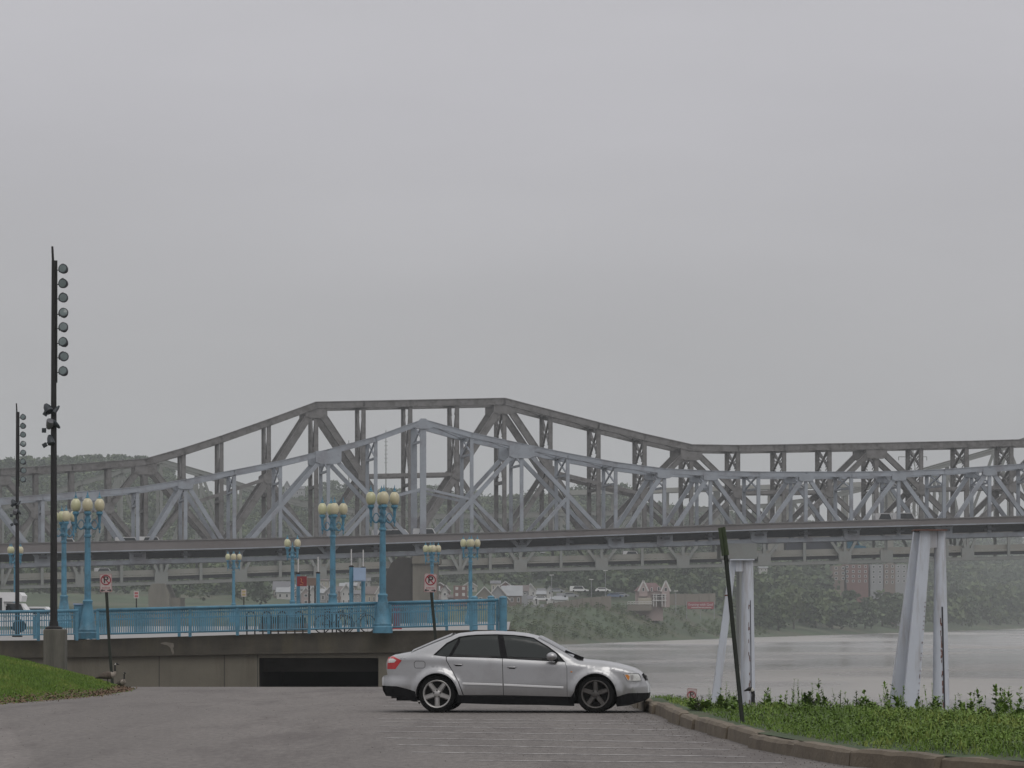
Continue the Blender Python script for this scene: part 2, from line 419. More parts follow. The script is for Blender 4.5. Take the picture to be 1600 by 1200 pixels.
# concrete pier under the near bridge (its cap shows above the white mooring pile)
mb = MB()
c = B1.pt(1162, 861, 4.7)
mb.box(c + Vector((0, 0, 0)), (5.4, 11, 2.3)); mb.box(c + Vector((0.85, 0, -9.5)), (1.3, 8, 17.2))
B1.part(mb, 'pier', M['steel_pale'])

# ---- railway bridge behind: massive weathered grey truss
B2 = Bridge('railway_truss_bridge', 'massive weathered dark grey steel railway truss bridge standing higher behind the lavender one', 655, 8.6, M['steel_grey'], None)
top2 = [(-60, 741), (0, 737.5), (57, 734), (113, 730.5), (171, 726), (228, 721.5), (287, 705), (346, 686), (420, 660), (494, 633), (568, 631.5), (641, 630), (714, 628.5),
        (788, 627), (860, 645.6), (935, 665), (1007, 683), (1080, 699.5), (1153, 700.5), (1225, 699.5), (1296, 698), (1369, 697), (1439, 695.5), (1510, 694), (1580, 692), (1655, 690)]
bot2 = [(-60, 871), (641, 854), (1655, 829)]
v2 = [p[0] for p in top2]
for off in (0, B2.W):
    B2.chord('top_chord', top2, 1.15, 1.0, off); B2.chord('bottom_chord', bot2, 0.9, 0.8, off, plates=False)
for px in v2:
    for off in (0, B2.W): B2.member('vertical', (px, Y(top2, px)), (px, Y(bot2, px)), 0.68, 0.6, off, flange=1)
d2 = [(0, 113), (228, 113), (228, 346), (494, 346), (494, 641), (788, 641), (788, 935), (1080, 935), (1080, 1225), (1369, 1225), (1369, 1510), (1655, 1510)]
for a, b in d2:
    A, Bq = (a, Y(top2, a)), (b, Y(bot2, b)); m_ = mid(B2, top2, bot2, a, b)
    for off in (0, B2.W):
        B2.member('diagonal', A, Bq, 1.15 if a in (494, 788) else 0.92, 0.75, off, flange=1)
        B2.member('sub_diagonal', m_, (a, Y(bot2, a)), 0.8, 0.6, off, flange=1)
        B2.gusset(m_[0], m_[1], 1.7, 1.9, off, [(-.5, -.3), (-.2, -.5), (.2, -.5), (.5, -.3), (.5, .3), (.2, .5), (-.2, .5), (-.5, .3)])
for b in (113, 346, 641, 935, 1225, 1510):
    aa = [a for a, bb in d2 if bb == b]
    if len(aa) == 2:
        p, q = mid(B2, top2, bot2, aa[0], b), mid(B2, top2, bot2, aa[1], b)
        for off in (0, B2.W): B2.member('strut', p, q, 0.62, 0.5, off)
for px in (0, 228, 494, 788, 1080, 1369, 1655):
    for off in (0, B2.W): B2.gusset(px, Y(top2, px) + 11, 3.8, 2.0, off)
for i, px in enumerate(v2):
    mb = MB(); mb2 = MB()
    yt = Y(top2, px); a, b = B2.pt(px, yt), B2.pt(px, yt, B2.W)
    mb.beam(a, b, 0.7, 0.5, Vector((0, 0, 1)))
    yl = yt + 0.62 * (Y(fasT, px) - yt)
    a2, b2 = B2.pt(px, yl), B2.pt(px, yl, B2.W); mb.beam(a2, b2, 0.7, 0.5, Vector((0, 0, 1)))
    if px > 400:
        n = 1 if px < 760 else 2
        lattice(mb2, a, a2, b, b2, n, 0.34)
        # laced look of the sway frames
        am, bm_ = a.lerp(b, 0.5), a2.lerp(b2, 0.5)
        k = 7 * n
        for j in range(k):
            t0, t1 = j / k, (j + 1) / k
            for s0, s1 in ((0.12, 0.32), (0.88, 0.68)):
                mb2.beam(a.lerp(b, s0).lerp(a2.lerp(b2, s0), t0), a.lerp(b, s1).lerp(a2.lerp(b2, s1), t1), 0.12, 0.12, Vector((1, 0, 0)))
    else: lattice(mb2, a, a2, b, b2, 1, 0.3)
    if i + 1 < len(v2):
        q = v2[i + 1]; c, d = B2.pt(q, Y(top2, q)), B2.pt(q, Y(top2, q), B2.W)
        mb2.beam(a, d, 0.35, 0.3, Vector((0, 0, 1))); mb2.beam(b, c, 0.35, 0.3, Vector((0, 0, 1)))
    B2.part(mb, 'cross_strut'); B2.part(mb2, 'sway_brace')
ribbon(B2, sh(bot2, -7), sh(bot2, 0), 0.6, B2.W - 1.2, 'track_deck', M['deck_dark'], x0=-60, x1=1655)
# pier below it: beige concrete, its shaded left side built as a dark body
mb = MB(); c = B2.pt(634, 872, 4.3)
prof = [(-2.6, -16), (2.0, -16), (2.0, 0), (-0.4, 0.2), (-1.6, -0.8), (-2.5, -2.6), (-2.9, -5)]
mb.prism([(c.x + a, c.z + b) for a, b in prof], c.y - 7, c.y + 7); B2.part(mb, 'pier_shaded_side', M['pier_shade'])
mb = MB(); mb.box2((c.x + 2.003, c.y - 7.5, c.z - 16), (c.x + 6.2, c.y + 7.5, c.z + 1.0)); mb.box2((c.x + 1.9, c.y - 7.9, c.z - 1.0), (c.x + 6.7, c.y + 7.9, c.z - .1))
B2.part(mb, 'concrete_pier', M['concrete_pier'])

# ---- third bridge: double-deck cantilever far behind
B3 = Bridge('double_deck_bridge', 'pale grey double deck truss bridge farthest back with trucks on its lower deck', 880, 11, M['steel_pale'], None)
top3 = [(-60, 800), (4, 793), (66, 775), (128, 754), (190, 736), (252, 720), (335, 744), (400, 765), (470, 785), (560, 800), (700, 806), (890, 803), (1067, 797), (1200, 790), (1300, 776), (1380, 757), (1450, 735), (1555, 705), (1640, 678)]
bot3 = [(-60, 921), (0, 918), (100, 915), (252, 911), (500, 902), (812, 891), (1100, 884), (1320, 878), (1512, 873), (1640, 870)]
for off in (0, B3.W):
    B3.chord('top_chord', top3, 0.95, 0.9, off, plates=False)
    B3.chord('bottom_chord', bot3, 0.75, 0.8, off, plates=False)
n3 = [4, 128, 252, 376, 500, 625, 719, 813, 940, 1067, 1194, 1320, 1448, 1512, 1640]
g3 = {128, 252, 376, 500, 813, 940, 1067, 1194, 1320, 1385, 1512}
mids = [(a + b) / 2 for a, b in zip(n3[:-1], n3[1:])]
for px in n3 + mids:
    for off in (0, B3.W): B3.member('vertical', (px, Y(top3, px)), (px, Y(bot3, px)), 0.65, 0.5, off)
for a, b in zip(n3[:-1], n3[1:]):
    c_ = (a + b) / 2
    for off in (0, B3.W):
        B3.member('diagonal', (a, Y(bot3, a)), (c_, Y(top3, c_)), 0.62, 0.5, off); B3.member('diagonal', (b, Y(bot3, b)), (c_, Y(top3, c_)), 0.62, 0.5, off)
for px in sorted(g3): B3.gusset(px, Y(bot3, px) - 7, 3.0, 2.9, 0)
for px in (1385,): B3.member('vertical', (px, Y(top3, px)), (px, Y(bot3, px)), 0.6, 0.5, 0)
ribbon(B3, sh(bot3, -21), sh(bot3, -13.5), 0.7, 0.3, 'lower_parapet', M['deck_beige'], x0=-60, x1=1640)
ribbon(B3, sh(bot3, -13), sh(bot3, -10.5), 0.55, B3.W - 1.2, 'lower_deck', M['deck_beige'], x0=-60, x1=1640)
for off in (1.5, 4.2, 6.9, 9.6):
    mb = MB()
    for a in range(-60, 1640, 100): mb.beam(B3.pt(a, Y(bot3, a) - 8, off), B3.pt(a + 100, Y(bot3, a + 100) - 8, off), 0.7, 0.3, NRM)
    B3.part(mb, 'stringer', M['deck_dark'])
upd = [(-60, 870), (400, 855), (800, 841), (1200, 826), (1640, 815)]
ribbon(B3, sh(upd, -5), sh(upd, 2.5), -1.0, B3.W + 2, 'upper_deck', M['deck_beige'], x0=-60, x1=1640)
for px in n3:
    mb = MB(); mb.beam(B3.pt(px, Y(top3, px)), B3.pt(px, Y(top3, px), B3.W), .6, .5, Vector((0, 0, 1)))
    B3.part(mb, 'cross_strut')
mb = MB(); c = B3.pt(256, 912, 5.5)
mb.prism([(c.x - 2.4, c.z - 14), (c.x + 2.4, c.z - 14), (c.x + 2.4, c.z - 2.6), (c.x + 1.3, c.z), (c.x - 1.6, c.z), (c.x - 2.4, c.z - 1.5)], c.y - 8, c.y + 8)
mb.box2((c.x + 2.4, c.y - 5, c.z - 14), (c.x + 4.6, c.y + 8, c.z - 3.2))
B3.part(mb, 'pier', M['concrete_pier'])

# elevated road on the far hillside, seen through the right half of the trusses
vd = 1800; vp = [(862, 771), (1000, 768), (1150, 763), (1290, 759), (1400, 756)]
vt = thing('viaduct', tuple(P(1130, 800, vd)), 'pale elevated road deck crossing the far hillside behind the right half of the trusses', 'viaduct'); vorg = tuple(vt.location)
mb = MB()
for a, b in zip(vp[:-1], vp[1:]): p, q = P(*a, vd), P(*b, vd); mb.beam(p, q, 2.2, 14)
mb.build('deck', M['deck_beige'], vt, org=vorg)
for px in (880, 960, 1040, 1120, 1205, 1232, 1320, 1390):
    p = P(px, lerp_line(vp, px) + 3, vd); mb = MB(); mb.box2((p.x - (1.6 if px != 1232 else 6), vd - 2, p.z - 40), (p.x + 1.6, vd + 2, p.z)); mb.build('pier', M['concrete_pier'], vt, org=vorg)
# ---------------------------------------------------------------- ground, water, far bank
RIV = -5.85
kerb_path = [(1.2, 112), (1.7, 90), (2.05, 75), (2.2, 66), (2.28, 62.3), (2.57, 54), (2.79, 49.8), (2.93, 46.7), (3.27, 43.8), (3.69, 41), (4.4, 39.2), (5.2, 37.6), (7.5, 34.2), (11, 30)]
_ky = [p[1] for p in kerb_path][::-1]; _kx = [p[0] for p in kerb_path][::-1]
def kx(y): return np.interp(y, _ky, _kx)
def lot_z(x, y):
    z = -0.008 * np.clip(y - 66, 0, 34)
    return z - 0.075 * np.clip(y - 100, 0, 38)
def bank_z(x, y):            # grassy bank right of the kerb
    xk = x - kx(y)
    line = (x - 2.9) * .83 + (y - 57) * .555
    s = np.maximum(0, np.minimum(line, xk - 0.45))
    z = 0.17 + lot_z(x, y) - 0.06 * np.clip(y - 66, 0, 200) * np.clip(xk, 0, 1) + 0.10 * np.clip(xk, 0, 2) / 2 + 0.025 * np.sin(x * 2.1 + y * .7) * np.clip(xk, 0, 1) - 0.33 * s
    return np.maximum(z, RIV - 1.5)
# edge of the grass mound on the left: interpolated edge x(y)
def gx(y): return np.interp(y, [30, 62, 71, 76, 82, 90, 96, 99], [-15, -11.6, -9.7, -9.4, -9.15, -9.3, -9.75, -10.6])
def mound_z(x, y):
    s = np.clip(gx(y) - x, 0, None)
    up = 0.27 * s - 0.012 * s * s
    up = np.where(s > 11, 1.52, up)
    back = np.clip((y - 99) / 8, 0, 1)
    return lot_z(x, np.minimum(y, 100)) + up * np.clip((y - 55) / 30, 0.15, 1) + 0.02 * np.sin(x * 1.7 + y * .9) * np.clip(s, 0, 1) + 0.004 - 0.3 * back

asphalt = mat('worn_asphalt', (0.138, 0.124, 0.115), 0.93, 0.2, 0.35, dirt=(0.078, 0.066, 0.062), dirt_amt=0.7, dirt_scale=0.55, bump=0.45, bump_scale=45, stretch=(1, 0.13, 1))
# extra aggregate and crack detail inside the asphalt
def tune_asphalt():
    n, l = asphalt.node_tree.nodes, asphalt.node_tree.links; b = n['Principled BSDF']
    src = b.inputs['Base Color'].links[0].from_socket
    g = n.new('ShaderNodeNewGeometry'); vo = n.new('ShaderNodeTexNoise'); vo.inputs['Scale'].default_value = 11; vo.inputs['Detail'].default_value = 6; vo.inputs['Roughness'].default_value = .75
    am = n.new('ShaderNodeMapping'); am.inputs['Scale'].default_value = (1, .25, 1); l.new(g.outputs['Position'], am.inputs[0]); l.new(am.outputs[0], vo.inputs['Vector'])
    r = n.new('ShaderNodeMapRange'); r.inputs['From Min'].default_value = 0.3; r.inputs['From Max'].default_value = .7; r.inputs['To Min'].default_value = .68; r.inputs['To Max'].default_value = 1.32
    l.new(vo.outputs[0], r.inputs['Value'])
    v = n.new('ShaderNodeVectorMath'); v.operation = 'SCALE'; l.new(src, v.inputs[0]); l.new(r.outputs[0], v.inputs['Scale'])
    # darker older paving right of the diagonal joint
    sp = n.new('ShaderNodeSeparateXYZ'); l.new(g.outputs['Position'], sp.inputs[0])
    m1 = n.new('ShaderNodeMath'); m1.operation = 'MULTIPLY_ADD'; m1.inputs[1].default_value = 0.155; m1.inputs[2].default_value = 3.5 + 0.0
    l.new(sp.outputs[1], m1.inputs[0])
    m2 = n.new('ShaderNodeMath'); m2.operation = 'ADD'; l.new(sp.outputs[0], m2.inputs[0]); l.new(m1.outputs[0], m2.inputs[1])
    m3 = n.new('ShaderNodeMapRange'); m3.inputs['From Min'].default_value = 4.6; m3.inputs['From Max'].default_value = 4.75; m3.inputs['To Min'].default_value = 1.12; m3.inputs['To Max'].default_value = 0.97
    l.new(m2.outputs[0], m3.inputs['Value'])
    v2_ = n.new('ShaderNodeVectorMath'); v2_.operation = 'SCALE'; l.new(v.outputs[0], v2_.inputs[0]); l.new(m3.outputs[0], v2_.inputs['Scale'])
    l.new(v2_.outputs[0], b.inputs['Base Color'])
tune_asphalt()
xs = np.concatenate([np.arange(-60, -16, 4), np.arange(-16, 6, 0.5), np.arange(6, 20, 2)])
ys = np.concatenate([np.arange(-30, 24, 6), np.arange(24, 112, 1.0), np.arange(112, 141, 4)])
ground_sheet('parking_lot', xs, ys, lot_z, asphalt, 'worn grey asphalt car park falling away towards the wall', mask=lambda x, y: x < kx(y) + 0.45)
grass_m = mat('lawn_soil_green', (0.05, 0.085, 0.02), 0.95, 0.35, 2.2, dirt=(0.10, 0.075, 0.035), dirt_amt=0.5, dirt_scale=1.1)
bank_m = mat('bank_soil_green', (0.035, 0.055, 0.02), 0.95, 0.35, 1.5, dirt=(0.07, 0.055, 0.03), dirt_amt=0.5, dirt_scale=0.6)
def gs(name, us, ys, xf, zf, m, label):
    U, Yv = np.meshgrid(us, ys); X = xf(U, Yv); Z = zf(X, Yv)
    nx, ny = len(us), len(ys); v = np.stack([X, Yv, Z], -1).reshape(-1, 3)
    i, j = np.meshgrid(np.arange(nx - 1), np.arange(ny - 1)); a = (j * nx + i).ravel()
    f = np.stack([a, a + 1, a + nx + 1, a + nx], -1)
    me = bpy.data.meshes.new(name); me.from_pydata(v.tolist(), [], f.tolist()); me.materials.append(m)
    me.polygons.foreach_set('use_smooth', [True] * len(f)); me.update()
    o = bpy.data.objects.new(name, me); COL.objects.link(o); return tag(o, label, None, None, 'structure')
us = np.concatenate([np.arange(0.12, 4, 0.2), np.arange(4, 12, 1), np.arange(12, 60, 6)])
gs('river_bank', us, np.concatenate([np.arange(20, 34, 2), np.arange(34, 80, 0.5), np.arange(80, 220, 5)]), lambda u, y: kx(y) + u, bank_z, bank_m, 'weedy green river bank falling away behind the kerb')
gs('grass_mound', -np.concatenate([np.arange(0, 4, 0.25), np.arange(4, 14, 1), np.arange(14, 60, 6)])[::-1], np.arange(34, 108, 1.0), lambda u, y: gx(y) + u,
   mound_z, grass_m, 'sloping green lawn rising on the left beside the car park')

# river
water = bpy.data.materials.new('river_water'); water.use_nodes = True
n, l = water.node_tree.nodes, water.node_tree.links; b = n['Principled BSDF']
b.inputs['Roughness'].default_value = 0.22; b.inputs['IOR'].default_value = 1.33
g = n.new('ShaderNodeNewGeometry')
mpn = n.new('ShaderNodeMapping'); mpn.inputs['Scale'].default_value = (0.010, 0.0045, 1); mpn.inputs['Rotation'].default_value = (0, 0, math.radians(-12))
l.new(g.outputs['Position'], mpn.inputs[0])
t1 = n.new('ShaderNodeTexNoise'); t1.inputs['Scale'].default_value = 1.6; t1.inputs['Detail'].default_value = 4; l.new(mpn.outputs[0], t1.inputs['Vector'])
cr = n.new('ShaderNodeMapRange'); cr.inputs['From Min'].default_value = .42; cr.inputs['From Max'].default_value = .6; cr.inputs['To Min'].default_value = 0.14; cr.inputs['To Max'].default_value = 0.36
l.new(t1.outputs[0], cr.inputs['Value']); l.new(cr.outputs[0], b.inputs['Roughness'])
cc = n.new('ShaderNodeMapRange'); cc.inputs['From Min'].default_value = .42; cc.inputs['From Max'].default_value = .6; cc.inputs['To Min'].default_value = 0.62; cc.inputs['To Max'].default_value = 1.1
l.new(t1.outputs[0], cc.inputs['Value'])
cv = n.new('ShaderNodeVectorMath'); cv.operation = 'SCALE'; cv.inputs[0].default_value = (0.22, 0.205, 0.185); l.new(cc.outputs[0], cv.inputs['Scale']); l.new(cv.outputs[0], b.inputs['Base Color'])
t2 = n.new('ShaderNodeTexNoise'); t2.inputs['Scale'].default_value = 1.1; t2.inputs['Detail'].default_value = 5; l.new(g.outputs['Position'], t2.inputs['Vector'])
bp = n.new('ShaderNodeBump'); bp.inputs['Strength'].default_value = 0.25; bp.inputs['Distance'].default_value = 0.1; l.new(t2.outputs[0], bp.inputs['Height']); l.new(bp.outputs[0], b.inputs['Normal'])
mb = MB(); mb.add([(-900, -20, RIV), (2600, -20, RIV), (2600, 5200, RIV), (-900, 5200, RIV)], [(0, 1, 2, 3)])
mb.build('river', water, label='wide grey-brown river under the bridges', kind='structure')

# far bank
SH = ([-1500, -400, -150, -60, 11, 86, 273, 700, 1400], [300, 560, 720, 840, 940, 1262, 2008, 3300, 5200])
def shore(x): return np.interp(x, *SH)
HT = ([-150, 0, 240, 290, 340, 400, 640, 820, 900, 1000, 1200, 1400, 1600, 1800], [83, 82, 82, 70, 60, 64, 63, 58, 62, 58, 58, 62, 72, 72])
def far_z(x, y):
    s = y - shore(x); px = 800 + x / np.maximum(y, 1) * F
    slope = np.where(x > 60, 0.45, 1.0)
    s2 = s * slope
    base = np.interp(s2, [-60, 0, 14, 50, 82, 105, 200, 320, 420], [-9, RIV, -4.2, -1.6, 2.0, 3.6, 3.9, 4.4, 8])
    st = np.maximum(1250, shore(x) + 60)
    t = np.clip((y - st) / 950, 0, 1.0); t = t * t * (3 - 2 * t) * .55 + t * .45
    H = np.interp(px, *HT)
    bumps = 3.5 * np.sin(x * .021 + 1) * np.sin(y * .013) * t + 1.6 * np.sin(x * .05) * np.cos(y * .031 + x * .01) * t
    return base + (H - np.minimum(base, 12)) * t + bumps - 0.03 * np.clip(y - st - 1000, 0, 2000)
far_m = mat('far_bank_grass', (0.042, 0.065, 0.028), 0.95, 0.35, 0.03, dirt=(0.085, 0.07, 0.045), dirt_amt=0.65, dirt_scale=0.018)
xs = np.concatenate([np.arange(-1500, -320, 60), np.arange(-320, 420, 8), np.arange(420, 1500, 40)])
ys = np.concatenate([np.arange(300, 800, 50), np.arange(800, 2300, 12), np.arange(2300, 5200, 60)])
ground_sheet('hillside', xs, ys, far_z, far_m, 'wooded green hillside and bank across the river')

# ---------------------------------------------------------------- plaza, wall, garage opening
WD = 140.0
def wall_x(px): return (px - 800) * WD / F
wt = [(0, 1001), (110, 1000), (400, 991), (620, 985.5), (800, 984)]
def wz(px, dy=0): return EYE + (960 - (Y(wt, px) + dy)) * WD / F
wall_t = thing('parapet_wall', (wall_x(400), WD, 0), 'long concrete retaining wall with dark mossy coping and one wide dark opening', 'wall')
worg = tuple(wall_t.location)
def wseg(mb, x0, x1, topf, botf, y0, y1, n=10):
    ps = np.linspace(x0, x1, n + 1)
    for a, b_ in zip(ps[:-1], ps[1:]):
        vs = []
        for px in (a, b_):
            for yy in (y0, y1): vs += [(wall_x(px), yy, topf(px)), (wall_x(px), yy, botf(px))]
        mb.add(vs, [(0, 1, 5, 4), (2, 6, 7, 3), (0, 4, 6, 2), (1, 3, 7, 5), (0, 2, 3, 1), (4, 5, 7, 6)])
BOT = -3.4
mb = MB(); wseg(mb, -250, 806, lambda p: wz(p), lambda p: wz(p, 27 if p < 110 else 27 + (p - 110) / 510 * 7), WD, WD + 0.6, 40); mb.build('coping_beam', M['wall_top'], wall_t, org=worg)
lw = lambda p: wz(p, 27 if p < 110 else 27 + (p - 110) / 510 * 7) - 0.003
mb = MB(); wseg(mb, -250, 404, lw, lambda p: BOT, WD + .18, WD + .6, 20); wseg(mb, 591, 806, lw, lambda p: BOT, WD + .18, WD + .6, 8)
oz = EYE + (960 - 1028) * WD / F
wseg(mb, 404, 591, lw, lambda p: oz, WD + .18, WD + .6, 4)
mb.build('wall_face', M['wall'], wall_t, org=worg)
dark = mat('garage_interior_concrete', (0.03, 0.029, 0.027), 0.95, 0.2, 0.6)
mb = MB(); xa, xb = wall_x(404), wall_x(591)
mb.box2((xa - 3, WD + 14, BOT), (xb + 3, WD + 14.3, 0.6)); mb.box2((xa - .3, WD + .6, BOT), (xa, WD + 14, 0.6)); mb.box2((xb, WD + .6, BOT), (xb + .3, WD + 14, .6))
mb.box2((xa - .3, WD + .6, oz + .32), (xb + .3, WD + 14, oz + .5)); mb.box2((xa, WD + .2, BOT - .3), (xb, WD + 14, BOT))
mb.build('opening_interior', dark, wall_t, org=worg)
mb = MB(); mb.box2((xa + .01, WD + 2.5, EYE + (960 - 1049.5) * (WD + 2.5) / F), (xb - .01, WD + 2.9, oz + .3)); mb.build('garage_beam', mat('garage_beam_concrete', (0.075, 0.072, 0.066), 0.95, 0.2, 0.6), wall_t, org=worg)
mb = MB(); patch = [(251, 1004.5), (258, 1003), (271, 1005), (272, 1009), (270.5, 1013), (272, 1020), (270, 1023), (268, 1018), (266, 1012), (261, 1008), (251, 1006)]
mb.prism([(wall_x(a), EYE + (960 - b_) * WD / F) for a, b_ in patch], WD - 0.004, WD + .02)
mb.build('repair_patch', mat('pale_mortar', (0.16, 0.145, 0.12), 0.9, 0.2, 6), wall_t, org=worg)
mb = MB()
for px in (248, 350, 402): mb.box2((wall_x(px) - .012, WD + .177, BOT), (wall_x(px) + .012, WD + .19, lw(px) - .02))
mb.build('joint', dark, wall_t, org=worg)
# plaza slab behind the wall
def plaza_z(x, y): return np.interp(x / WD * F + 800, [p[0] for p in wt], [wz(p[0]) for p in wt]) - 0.06 + 0 * y
ground_sheet('plaza', np.array([wall_x(p) for p in np.linspace(-600, 794, 30)]), np.array([WD + .5, 200, 330]), plaza_z, M['plaza'], 'pale concrete promenade behind the railing', smooth=False)
mb = MB(); mb.box2((wall_x(795) - .4, WD + .6, RIV - 2), (wall_x(795) - .02, 330, wz(800) - .1)); mb.build('plaza_edge_wall', M['wall'], label='concrete side wall of the promenade above the river', cat='wall')
# ---------------------------------------------------------------- blue railings
RD = 139.75
rt = [(0, 957), (150, 953.5), (590, 942.5), (780, 937.5)]
rb = [(0, 993), (400, 985.5), (640, 978.8), (780, 975.3)]
def rp(px, dy, line, d=RD): return P(px, Y(line, px) + dy, d)
def railing(x0, x1, posts, label, d=RD, dys=0.0, step=3.5, rings=True, lean=None):
    t = thing('railing', P(x0, 1000, d), label, 'railing', None); org = tuple(t.location)
    mb = MB(); mb.tube([rp(x0, dys, rt, d), rp(x1, dys, rt, d)], 0.062, 10); mb.build('top_rail', M['blue'], t, True, org=org)
    mb = MB(); mb.tube([rp(x0, dys, rb, d), rp(x1, dys, rb, d)], 0.028, 6); mb.build('bottom_rail', M['blue'], t, org=org)
    mb = MB(); mb.tube([rp(x0, dys + 6.2, rt, d), rp(x1, dys + 6.2, rt, d)], 0.018, 6); mb.tube([rp(x0, dys + 14.5, rt, d), rp(x1, dys + 14.5, rt, d)], 0.018, 6)
    mb.build('middle_rail', M['blue'], t, org=org)
    for a, b in zip(posts[:-1], posts[1:]):
        mb = MB(); px = a + step * .6
        while px < b - 1:
            p, q = rp(px, dys, rt, d), rp(px, dys, rb, d); q.x = p.x
            mb.beam(p, q, 0.034, 0.032)
            if rings and px + step < b - 1 and int(px / step) % 2:
                c = rp(px + step / 2, dys + 10.4, rt, d); r = 0.052
                ring = [c + Vector((r * math.cos(k * math.pi / 4), 0, r * 1.5 * math.sin(k * math.pi / 4))) for k in range(9)]
                mb.tube(ring, 0.012, 4, caps=False)
            px += step
        mb.build('baluster_panel', M['blue'], t, org=org)
    for px in posts:
        mb = MB(); p = rp(px, dys - .5, rt, d); z0 = wz(px) - 0.02; mb.box2((p.x - .055, d - .045, z0), (p.x + .055, d + .045, p.z)); mb.build('post', M['blue'], t, org=org)
    return t
railing(-40, 122, [-38, 60, 120], 'blue steel railing at far left between the dark masts and the blue panel box')
railing(151, 590, [153, 297, 371, 483, 588], 'long blue steel railing along the wall between the two tall blue lamps')
railing(607, 779, [609, 736, 777], 'short blue steel railing right of the tallest blue lamp ending at the round post')
# a second run on the far side of the promenade
railing(140, 700, [142, 280, 420, 560, 698], 'blue railing running along the second line just behind the wall railing', d=143.5, dys=1.2, step=3.3)
# stout round posts with domed caps
def bollard(px, ytop, d, r, label, base=None):
    zt = P(px, ytop, d); z0 = wz(px) - .1 if base is None else base
    t = thing('bollard', (zt.x, d, z0), label, 'bollard', 'stout blue round posts'); h = zt.z - z0
    mb = MB(); mb.lathe([(r, 0), (r, h - r * .55)], t.location, 18); mb.build('post', M['blue'], t, 'auto', org=tuple(t.location))
    mb = MB(); mb.lathe([(r * 1.04, h - r * .62), (r * 1.04, h - r * .5), (r * .9, h - r * .25), (r * .5, h - r * .06), (1e-4, h)], t.location, 18); mb.build('cap', M['blue'], t, True, org=tuple(t.location))
bollard(786, 931, 139.6, 0.15, 'thick blue round post ending the railing right of the short railing')
bollard(767, 930.5, 152, 0.14, 'blue round bollard behind the railing, nearer the end post')
bollard(741, 931, 150, 0.14, 'blue round bollard behind the railing, farther left of the end post')
bollard(56, 962, 160, 0.115, 'blue bollard with pale top behind the left railing between the two masts')
# blue panel box left of the second lamp
t = thing('electrical_cabinet', P(127, 1000, 141), 'tall blue metal cabinet beside the wide-based blue lamp', 'cabinet'); org = tuple(t.location)
a, b = P(117, 945, 141), P(135, 945, 141); mb = MB(); mb.box2((a.x, 140.7, wz(120) - .05), (b.x, 141.3, a.z)); mb.build('body', M['blue'], t, org=org)
mb = MB(); mb.box2((a.x - .03, 140.66, a.z), (b.x + .03, 141.34, a.z + .05)); mb.build('lid', M['blue_light'], t, org=org)
mb = MB(); mb.box2((a.x + .04, 140.68, wz(120) + .1), ((a.x + b.x) / 2 - .01, 140.697, a.z - .08)); mb.box2(((a.x + b.x) / 2 + .01, 140.68, wz(120) + .1), (b.x - .04, 140.697, a.z - .08)); mb.build('door', M['blue'], t, org=org)

# ---------------------------------------------------------------- globe lamps
def make_lamp(px, yt, d, z0, ang, label, H=5.5):
    t = thing('street_lamp', (P(px, 0, d).x, d, z0), label, 'street lamp', 'blue four-globe street lamps', rz=ang)
    B = M['blue']; o = (0, 0, 0); s = H / 5.5
    L = lambda pr: [(r, z * s) for r, z in pr]
    mb = MB(); mb.lathe(L([(.37, 0), (.37, .22), (.34, .26), (.34, .34), (.31, .38), (.26, .7), (.20, 1.1), (.165, 1.32), (.185, 1.36), (.185, 1.42), (.15, 1.46)]), o, 16); mb.build('base', B, t, 'auto')
    mb = MB(); mb.lathe(L([(.125, 1.44), (.12, 2.6), (.108, 3.78), (.14, 3.8), (.14, 3.86), (.105, 3.9), (.10, 4.06), (.15, 4.12), (.17, 4.2), (.12, 4.3), (.10, 4.38), (.13, 4.46), (.08, 4.6), (.06, 4.75), (.075, 4.8), (.03, 4.86), (.02, 5.0), (1e-4, 5.05)]), o, 14); mb.build('shaft', B, t, 'auto')
    for k in range(4):
        a = k * math.pi / 2; u = Vector((math.cos(a), math.sin(a), 0)); R = .44
        mb = MB(); pts = []
        for i in range(9):
            th = i / 8; pts.append(u * (.10 + (R - .10) * th) + Vector((0, 0, (4.22 - .12 * math.sin(th * math.pi) * 1.2 + .12 * th ** 3) * s)))
        mb.tube(pts, [.05, .045, .04, .036, .034, .034, .036, .04, .045], 6)
        pts = [u * (.1 + .28 * i / 6) + Vector((0, 0, (4.24 + .20 * math.sin(i / 6 * math.pi)) * s)) for i in range(7)]; mb.tube(pts, .02, 5)
        c = u * R
        mb.lathe(L([(1e-4, 3.92), (.02, 3.96), (.028, 4.0), (.015, 4.05), (.045, 4.1), (.055, 4.16), (.03, 4.24), (.045, 4.3), (.055, 4.42), (.055, 4.52), (.075, 4.6), (.125, 4.66), (.125, 4.72), (.1, 4.75)]), c, 10)
        mb.build('arm', B, t, 'auto')
        mb = MB(); mb.lathe([(r, z * s) for r, z in [(.10, 4.752), (.15, 4.80), (.183, 4.9), (.19, 5.0), (.172, 5.11), (.12, 5.19), (.07, 5.23)]], c, 14)
        g = mb.build('globe', M['globe'] if k % 3 else M['globe_pink'], t, True)
        mb = MB(); mb.lathe(L([(.075, 5.232), (.08, 5.26), (.04, 5.29), (.045, 5.32), (.02, 5.37), (.012, 5.45), (1e-4, 5.5)]), c, 8); mb.build('finial', B, g)
    return t
def lamp_at(proto, px, d, z0, ang, label):
    c = copy_tree(proto); c.location = (P(px, 0, d).x, d, z0); c.rotation_euler = (0, 0, ang); c['label'] = label; return c
L0 = make_lamp(598, 757, 139.6, 0.96, math.radians(8), 'tall blue lamp in front of the railing between long and short runs')
lamp_at(L0, 137, 140.6, 0.74, math.radians(5), 'tall blue lamp with wide base at left end of the long railing')
